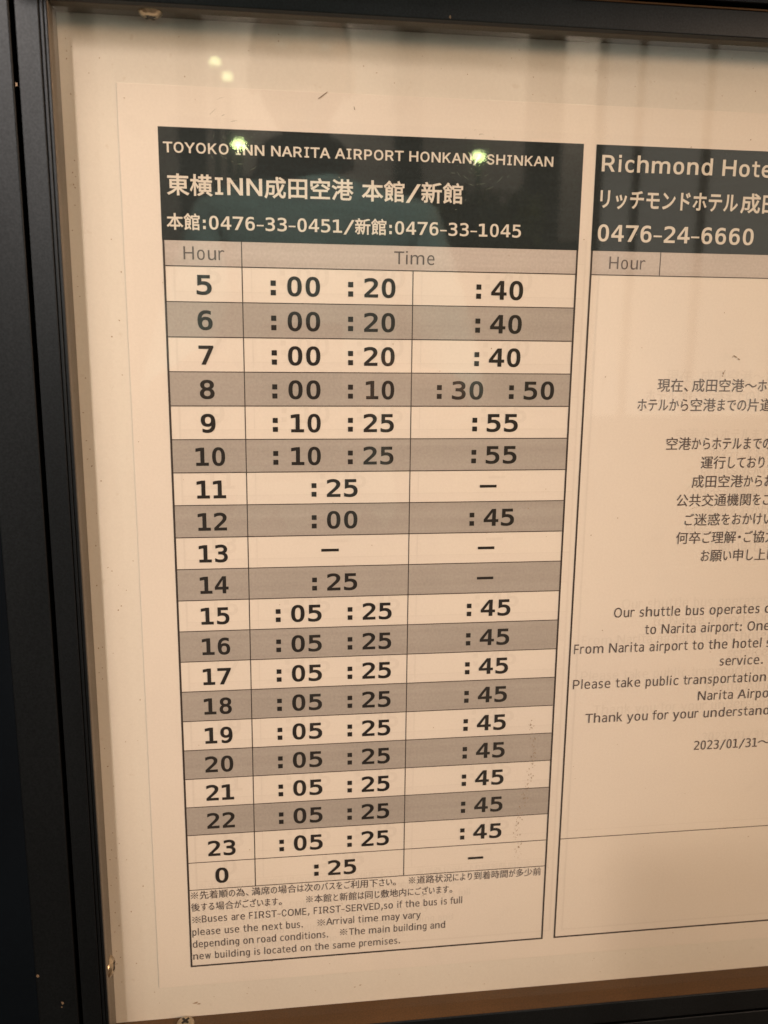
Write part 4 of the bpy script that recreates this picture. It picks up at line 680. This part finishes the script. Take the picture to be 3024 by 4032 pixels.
pts = [(rnd.uniform(-1, 20), rnd.uniform(-23.4, 4.6), rnd.uniform(.010, .024), rnd.uniform(.010, .022), rnd.uniform(0, 3)) for _ in range(70)]
o = npart(blob('dirt_specks', pts, .015, M['dirt'], 6)); o['kind'] = 'stuff'
pts = [(rnd.choice([rnd.uniform(-2.5, -2.3), rnd.uniform(-2.5, -1.2)]), rnd.uniform(-24.5, 6.2), rnd.uniform(.012, .030), rnd.uniform(.012, .03), rnd.uniform(0, 3)) for _ in range(70)]
pts += [(rnd.uniform(-2.4, 20), rnd.choice([rnd.uniform(5, 6.3), rnd.uniform(-24.6, -23.8)]), rnd.uniform(.01, .025), rnd.uniform(.01, .02), rnd.uniform(0, 3)) for _ in range(50)]
pts += [(.08, -24.33, .12, .035, .25), (.2, -24.38, .08, .03, .1), (5.75, -24.18, .05, .02, .3), (5.55, -24.24, .04, .02, .3)]
o = cp(blob('dirt_specks', pts, ZB + .004, M['dirt'], 7)); o['kind'] = 'stuff'
# hairline swirls on the glass, painted pale for the glint around the lamp highlights
M['swirl'] = mat('scratch_glint', (0.16, 0.19, 0.15), 0.5)
v = []; f = []
for cx_, cy_, n in ((2.22, 3.22, 26), (8.95, 3.10, 26), (8.2, 2.2, 10)):
    for _ in range(n):
        r = abs(rnd.gauss(.45, .28)) + .12; t = rnd.uniform(0, 2 * math.pi); dt = rnd.uniform(.08, .35); w = rnd.uniform(.0025, .0055); k = len(v); q = 5
        for i in range(q):
            a = t + dt * i / (q - 1); ww = w * math.sin(math.pi * (i + .15) / (q - .7))
            v += [W(cx_ + (r - ww) * math.cos(a), cy_ + (r - ww) * math.sin(a), .712), W(cx_ + (r + ww) * math.cos(a), cy_ + (r + ww) * math.sin(a), .712)]
        for i in range(q - 1): f.append((k + 2 * i, k + 2 * i + 1, k + 2 * i + 3, k + 2 * i + 2))
o = cp(link('glass_scratch_glints', mesh_from('glass_scratch_glints', v, f), M['swirl'])); o['kind'] = 'stuff'
# paint chips on the frame
o = cp(blob('paint_chip', [(-3.43, 4.35, .035, .06, 0)], 1.09, M['chip'], 8))
o = cp(blob('paint_chip', [(-3.95, -22.95, .05, .07, .4), (-3.98, -23.1, .03, .03, 0)], 1.09, M['chip'], 9))
o = cp(blob('paint_chip', [(-4.64, -21.9, .05, .07, .4)], 1.085, M['chip'], 10))
o = cp(blob('paint_chip', [(7.95, 6.56, .03, .05, .1)], 1.065, M['chip'], 11))

# ================================================================== WHAT THE GLASS REFLECTS
def emis(name, col, st):
    m = bpy.data.materials.new(name); m.use_nodes = True
    b = m.node_tree.nodes['Principled BSDF']; b.inputs['Base Color'].default_value = (0, 0, 0, 1)
    b.inputs['Emission Color'].default_value = (*col, 1); b.inputs['Emission Strength'].default_value = st
    return m
def wm(x, y, z): return Vector((x, -z, H + y))          # metres, panel axes
def wbox(name, x0, x1, y0, y1, z0, z1, m, parent=None):
    v = [wm(x, y, z) for x in (x0, x1) for y in (y0, y1) for z in (z0, z1)]
    return link(name, mesh_from(name, v, [(0, 1, 3, 2), (4, 6, 7, 5), (0, 4, 5, 1), (2, 3, 7, 6), (0, 2, 6, 4), (1, 5, 7, 3)]), m, parent)
M['lamp_glow'] = emis('lamp_glow', (0.80, 1.0, 0.42), 50)
M['lamp_glow_dim'] = emis('lamp_glow_dim', (0.85, 1.0, 0.50), 16)
M['window_glow'] = emis('lit_window', (1.0, 0.93, 0.78), 1.1)
M['mullion'] = mat('window_frame_dark', (0.05, 0.06, 0.06), 0.5)
M['hedge'] = tex_mix(mat('hedge_leaf', (0.22, 0.27, 0.05), 0.8), [((9, 9, 9), 4, .4, .6, g(.3), g(1.5))])
def lathe(name, c, prof, m, parent, S=24):
    v = []; f = []
    for r, h in prof:
        for i in range(S):
            t = 2 * math.pi * i / S; v.append(Vector((c.x + r * math.cos(t), c.y + r * math.sin(t), c.z + h)))
    for k in range(len(prof) - 1):
        for i in range(S): f.append((k * S + i, k * S + (i + 1) % S, (k + 1) * S + (i + 1) % S, (k + 1) * S + i))
    f.append(tuple(range((len(prof) - 1) * S, len(prof) * S))); f.append(tuple(reversed(range(S))))
    o = link(name, mesh_from(name, v, f), m, parent)
    for p in o.data.polygons: p.use_smooth = len(p.vertices) == 4
    return o
for px, py, s_, lab in ((-.149, 1.131, 1, 'round globe lamp on a slim pole behind the photographer, nearest to the case'), (1.298, 1.114, 1, 'round globe lamp on a slim pole beside the lit shop windows'),
                    (-.274, 1.575, .8, 'tallest globe lamp on a slim pole, farther to the left'), (-.209, 1.499, .8, 'globe lamp on a slim pole, slightly lower than the tallest')):
    dz = 5.0 if s_ == 1 else 5.0 + (.0 if px < -.25 else .35)
    k = (dz + .38) / 5.38; px *= k; py = py * k if s_ != 1 else py
    L_ = empty('globe_lamp', lab, 'lamp'); L_['group'] = 'globe lamps behind the photographer'
    c = wm(px, py, dz); L_.location = Vector((c.x, c.y, 0)); bpy.context.view_layer.update()
    a = .036 * s_
    parts = [lathe('globe', c, [(.2 * a, -.68 * a), (.6 * a, -.62 * a), (.9 * a, -.4 * a), (a * 1.1, 0), (.9 * a, .4 * a), (.6 * a, .62 * a), (.15 * a, .70 * a)], M['lamp_glow'] if s_ == 1 else M['lamp_glow_dim'], None),
             lathe('pole', Vector((c.x, c.y, 0)), [(.05, 0), (.05, .05), (.025, .08), (.018, c.z - .68 * a - .001)], M['mullion'], None)]
    for p in parts: p.parent = L_; p.matrix_parent_inverse = Matrix.Translation(L_.location).inverted()
# shop front with lit windows
shop = empty('shop_front', 'dark shop front with tall lit windows divided by thin mullions', 'building'); shop.location = wm(3.2, -H, 4.0)
sp = [wbox('wall', 1.70, 5.2, -H, -.40, 4.02, 4.3, M['wall']), wbox('wall', 1.70, 5.2, 1.66, 2.6, 4.02, 4.3, M['wall'])]
xs_ = [1.70, 1.90, 2.27, 2.75, 3.35, 4.05, 5.0]
for i in range(len(xs_) - 1): sp.append(wbox('window', xs_[i] + .012, xs_[i + 1] - .012, -.39, 1.65, 4.05, 4.09, M['window_glow']))
for x in xs_: sp.append(wbox('mullion', x - .012, x + .012, -.40, 1.66, 4.0, 4.08, M['mullion']))
bpy.context.view_layer.update()
for p in sp: p.parent = shop; p.matrix_parent_inverse = Matrix.Translation(shop.location).inverted()
# unseen lit arcade, added so that its reflection veils the glass
arc = empty('veil_facade', 'unseen pale arcade with slim dark columns, added as a reflected veil in the glass', 'building'); arc.location = wm(0, -H, 8.0)
M['veil_plaster'] = tex_mix(mat('veil_facade_plaster', (0.62, 0.58, 0.54), 0.9), [((1.2, 1.2, .6), 5, .3, .7, g(.62), g(1.05))])
ap = [wbox('wall', -5, 6.5, -H, 3.2, 8.0, 8.3, M['veil_plaster']), wbox('roof', -5, 6.5, 3.2, 3.5, 6.3, 8.3, M['wall'])]  # wall and roof of the added veil facade
for x, w in ((-3.2, .10), (-2.05, .10), (-1.32, .07), (-.55, .10), (.42, .07), (1.1, .10), (2.2, .12), (3.5, .1), (4.8, .1)):
    ap.append(wbox('column', x - w, x + w, -H, 3.198, 6.5, 6.5 + 2 * w, M['mullion']))
for x, w, h in ((-2.6, .42, 1.1), (-.95, .30, .9), (.02, .34, 1.5), (1.7, .38, 1.2), (2.9, .5, 1.0)):
    ap.append(wbox('door', x - w, x + w, -H, h, 7.94, 7.998, M['canopy']))
bpy.context.view_layer.update()
for p in ap: p.parent = arc; p.matrix_parent_inverse = Matrix.Translation(arc.location).inverted()
for x in (-2.4, .3, 3.0):
    al = area('veil_facade_light', (x, 3.05, 7.2), .5, 70, (1.0, .86, .68), (x, .5, 8.0))  # lamps added only to light the arcade wall
# clipped hedge
rnd = random.Random(3); v = []; f = []
for _ in range(5000):
    c = wm(rnd.uniform(.92, 1.62), rnd.uniform(-H, .86), 4.5 + rnd.uniform(0, .35)); a = Vector((rnd.gauss(0, 1), rnd.gauss(0, 1), rnd.gauss(0, 1))).normalized(); b_ = a.orthogonal().normalized()
    k = len(v); v += [c - a * .03, c + b_ * .014, c + a * .03, c - b_ * .014]; f.append((k, k + 1, k + 2, k + 3))
hg = empty('hedge', 'clipped leafy hedge to the left of the lit shop windows', 'hedge'); hg.location = wm(1.05, -H, 4.8); bpy.context.view_layer.update()
for p in (link('foliage', mesh_from('foliage', v, f), M['hedge']), wbox('stem_mass', .96, 1.58, -H, .78, 4.60, 4.80, M['hedge'])):
    p.parent = hg; p.matrix_parent_inverse = Matrix.Translation(hg.location).inverted()

# the photographer and the phone
M['skin'] = tex_mix(mat('skin', (0.42, 0.26, 0.19), 0.5), [((30, 30, 30), 3, .3, .7, g(.92), g(1.05))])
M['shirt'] = tex_mix(mat('teal_shirt', (0.42, 0.56, 0.53), 0.8), [((14, 14, 14), 3, .3, .7, g(.85), g(1.08))])
M['trousers'] = mat('dark_trousers', (0.03, 0.035, 0.05), 0.8)
M['hair'] = mat('dark_hair', (0.02, 0.016, 0.013), 0.5)
M['phone'] = mat('phone_black', (0.015, 0.015, 0.018), 0.3)
camp = cam.matrix_world.translation
# joints in metres (panel axes), radius
J = {'pelvis': (.12, -.36, 1.16, .135), 'belly': (.12, -.24, 1.15, .128), 'chest': (.12, .03, 1.13, .155), 'upper': (.118, .175, 1.12, .120), 'neck0': (.098, .235, 1.11, .062), 'neck1': (.094, .30, 1.10, .055),
     'hl': (.03, -.42, 1.16, .098), 'kl': (.01, -.80, 1.12, .066), 'al': (.0, -1.17, 1.18, .042), 'fl': (.0, -1.21, 1.02, .035),
     'hr': (.21, -.42, 1.16, .098), 'kr': (.24, -.80, 1.12, .066), 'ar': (.25, -1.17, 1.18, .042), 'fr': (.25, -1.21, 1.02, .035),
     'sl': (-.045, .155, 1.11, .062), 'el': (-.12, -.12, .95, .046), 'wl': (-.045, -.075, .60, .028), 'pl': (-.012, -.055, .52, .030),
     'sr': (.285, .155, 1.11, .062), 'er': (.34, -.12, .95, .046), 'wr': (.185, -.075, .60, .028), 'pr': (.125, -.060, .50, .030)}
E_ = [('pelvis', 'belly'), ('belly', 'chest'), ('chest', 'upper'), ('upper', 'neck0'), ('neck0', 'neck1'), ('pelvis', 'hl'), ('hl', 'kl'), ('kl', 'al'), ('al', 'fl'), ('pelvis', 'hr'), ('hr', 'kr'), ('kr', 'ar'), ('ar', 'fr'),
      ('upper', 'sl'), ('sl', 'el'), ('el', 'wl'), ('wl', 'pl'), ('upper', 'sr'), ('sr', 'er'), ('er', 'wr'), ('wr', 'pr')]
def skinned(name, J, E_, sub=2):
    ks = list(J); me = bpy.data.meshes.new(name); me.from_pydata([wm(*J[k][:3]) for k in ks], [(ks.index(a), ks.index(b)) for a, b in E_], [])
    o = bpy.data.objects.new(name, me); scene.collection.objects.link(o)
    o.modifiers.new('skin', 'SKIN'); s_ = o.modifiers.new('sub', 'SUBSURF'); s_.levels = sub; s_.render_levels = sub
    for i, k in enumerate(ks): me.skin_vertices[0].data[i].radius = (J[k][3], J[k][3])
    me.skin_vertices[0].data[0].use_root = True
    dg = bpy.context.evaluated_depsgraph_get(); n = bpy.data.meshes.new_from_object(o.evaluated_get(dg)); bpy.data.objects.remove(o)
    for p in n.polygons: p.use_smooth = True
    n.name = name; return n
person = empty('person', 'person in a teal shirt holding up a phone to photograph the notice', 'person'); person.location = wm(.1, -H, 1.1)
bpy.context.view_layer.update(); pinv = Matrix.Translation(person.location).inverted()
def pp(o, par=None):
    o.parent = par or person
    if par is None: o.matrix_parent_inverse = pinv
    return o
bm_ = skinned('body', J, E_)
body_ = pp(link('body', bm_, M['skin'])); bm_.materials.append(M['shirt']); bm_.materials.append(M['trousers'])
for p in bm_.polygons:
    c = p.center; y = c.z - H; z = -c.y
    if y < -.33 and z > .97: p.material_index = 2
    elif y < .235 and z > .80: p.material_index = 1
def uvs(name, c, rx, ry, rz, m, S=28, Rn=18, shape=None, par=None):
    v = []; f = []
    for j in range(Rn + 1):
        th = math.pi * j / Rn
        for i in range(S):
            t = 2 * math.pi * i / S; d = Vector((math.sin(th) * math.cos(t), math.cos(th), math.sin(th) * math.sin(t)))
            x, y, z = d.x * rx, d.y * ry, d.z * rz
            if shape: x, y, z = shape(d, x, y, z)
            v.append(wm(c[0] + x, c[1] + y, c[2] + z))
    for j in range(Rn):
        for i in range(S): f.append((j * S + i, j * S + (i + 1) % S, (j + 1) * S + (i + 1) % S, (j + 1) * S + i))
    o = link(name, mesh_from(name, v, f), m)
    for p in o.data.polygons: p.use_smooth = True
    return pp(o, par)
def headshape(d, x, y, z):
    k = 1 - .28 * max(0, -d.y) ** 1.5                      # narrower jaw
    x *= k; z *= (1 - .10 * max(0, -d.y))
    if d.z < 0:                                            # face towards the panel
        a = math.exp(-(d.x / .13) ** 2)
        z -= .020 * a * math.exp(-((d.y + .18) / .20) ** 2)     # nose
        z += .010 * math.exp(-((abs(d.x) - .33) / .13) ** 2) * math.exp(-((d.y - .02) / .12) ** 2)   # eye sockets
        z -= .006 * math.exp(-(d.x / .25) ** 2) * math.exp(-((d.y + .52) / .07) ** 2)                # lips
        z -= .008 * math.exp(-(d.x / .2) ** 2) * math.exp(-((d.y + .80) / .12) ** 2)                 # chin
    return x, y, z
HC = (.094, .395, 1.075)
head = uvs('head', HC, .074, .113, .095, M['skin'], shape=headshape)
uvs('hair', (HC[0], HC[1] + .022, HC[2] + .020), .081, .104, .095, M['hair'], shape=lambda d, x, y, z: (x, y if d.y > -.2 else y * .7, z if d.z > -.35 else z * .72))
M['eye'] = mat('eye_white', (.6, .6, .58), .3)
for sx in (-1, 1):
    uvs('ear', (HC[0] + sx * .076, HC[1] - .01, HC[2] + .01), .010, .030, .018, M['skin'], S=12, Rn=8)
    uvs('eye', (HC[0] + sx * .030, HC[1] + .003, HC[2] - .078), .012, .009, .008, M['eye'], S=12, Rn=8)
lip = uvs('mouth', (HC[0], HC[1] - .060, HC[2] - .089), .022, .006, .006, mat('lips', (.35, .13, .11), .5), S=14, Rn=8)
# phone, just behind the taking lens
phone = empty('phone', 'black phone held upright in both hands in front of the notice', 'phone')
ax, ay, az = Vector(cx), Vector(cy), Vector(cz)
pc = camp + az * .0085 + ax * .025 - ay * .055
phone.location = pc; bpy.context.view_layer.update()
bmp = bmesh.new(); vs = [bmp.verts.new(pc + ax * a * .036 + ay * b * .073 + az * c * .004) for a in (-1, 1) for b in (-1, 1) for c in (-1, 1)]
for q in ((0, 1, 3, 2), (4, 6, 7, 5), (0, 4, 5, 1), (2, 3, 7, 6), (0, 2, 6, 4), (1, 5, 7, 3)): bmp.faces.new([vs[i] for i in q])
bmesh.ops.recalc_face_normals(bmp, faces=bmp.faces[:]); bmesh.ops.bevel(bmp, geom=bmp.edges[:], offset=.003, segments=3, profile=.5, affect='EDGES')
me = bpy.data.meshes.new('shell'); bmp.to_mesh(me); bmp.free()
o = link('shell', me, M['phone']); o.parent = phone; o.matrix_parent_inverse = Matrix.Translation(pc).inverted()
# hands: a palm reaching the phone edge, four fingers behind it and a thumb
def hand(side, palm, tx):
    Jh = {'w': (*palm, .022)}; Eh = []
    P = Vector(palm); e = Vector((tx, 0, 0))
    cen = Vector((camp.x + .02, camp.z - H, -camp.y))
    edge = Vector(((pc + ax * side * .040)[0], pc.z - H - .02, -(pc.y)))
    Jh['m'] = (*((P + edge) / 2 + Vector((side * .012, -.008, .012))), .020); Eh.append(('w', 'm'))
    for i in range(4):
        kx = edge + Vector((side * .006, .030 - i * .020, .012)); tip = edge + Vector((-side * (.018 if i < 3 else .010), .032 - i * .021, -.004 + .010))
        Jh['k%d' % i] = (*kx, .0088); Jh['t%d' % i] = (*tip, .0072); Eh += [('m', 'k%d' % i), ('k%d' % i, 't%d' % i)]
    th = edge + Vector((-side * .004, .005, .030)); Jh['h'] = (*th, .0098); Eh.append(('m', 'h'))
    me = skinned('hand', Jh, Eh, 2); return pp(link('hand', me, M['skin']))
hand(-1, J['pl'][:3], 1); hand(1, J['pr'][:3], -1)

def attach(root, parts):
    bpy.context.view_layer.update()
    inv = Matrix.Translation(root.location).inverted()
    for p in parts:
        p.parent = root; p.matrix_parent_inverse = inv
attach(case, case_parts); attach(notice, np_)
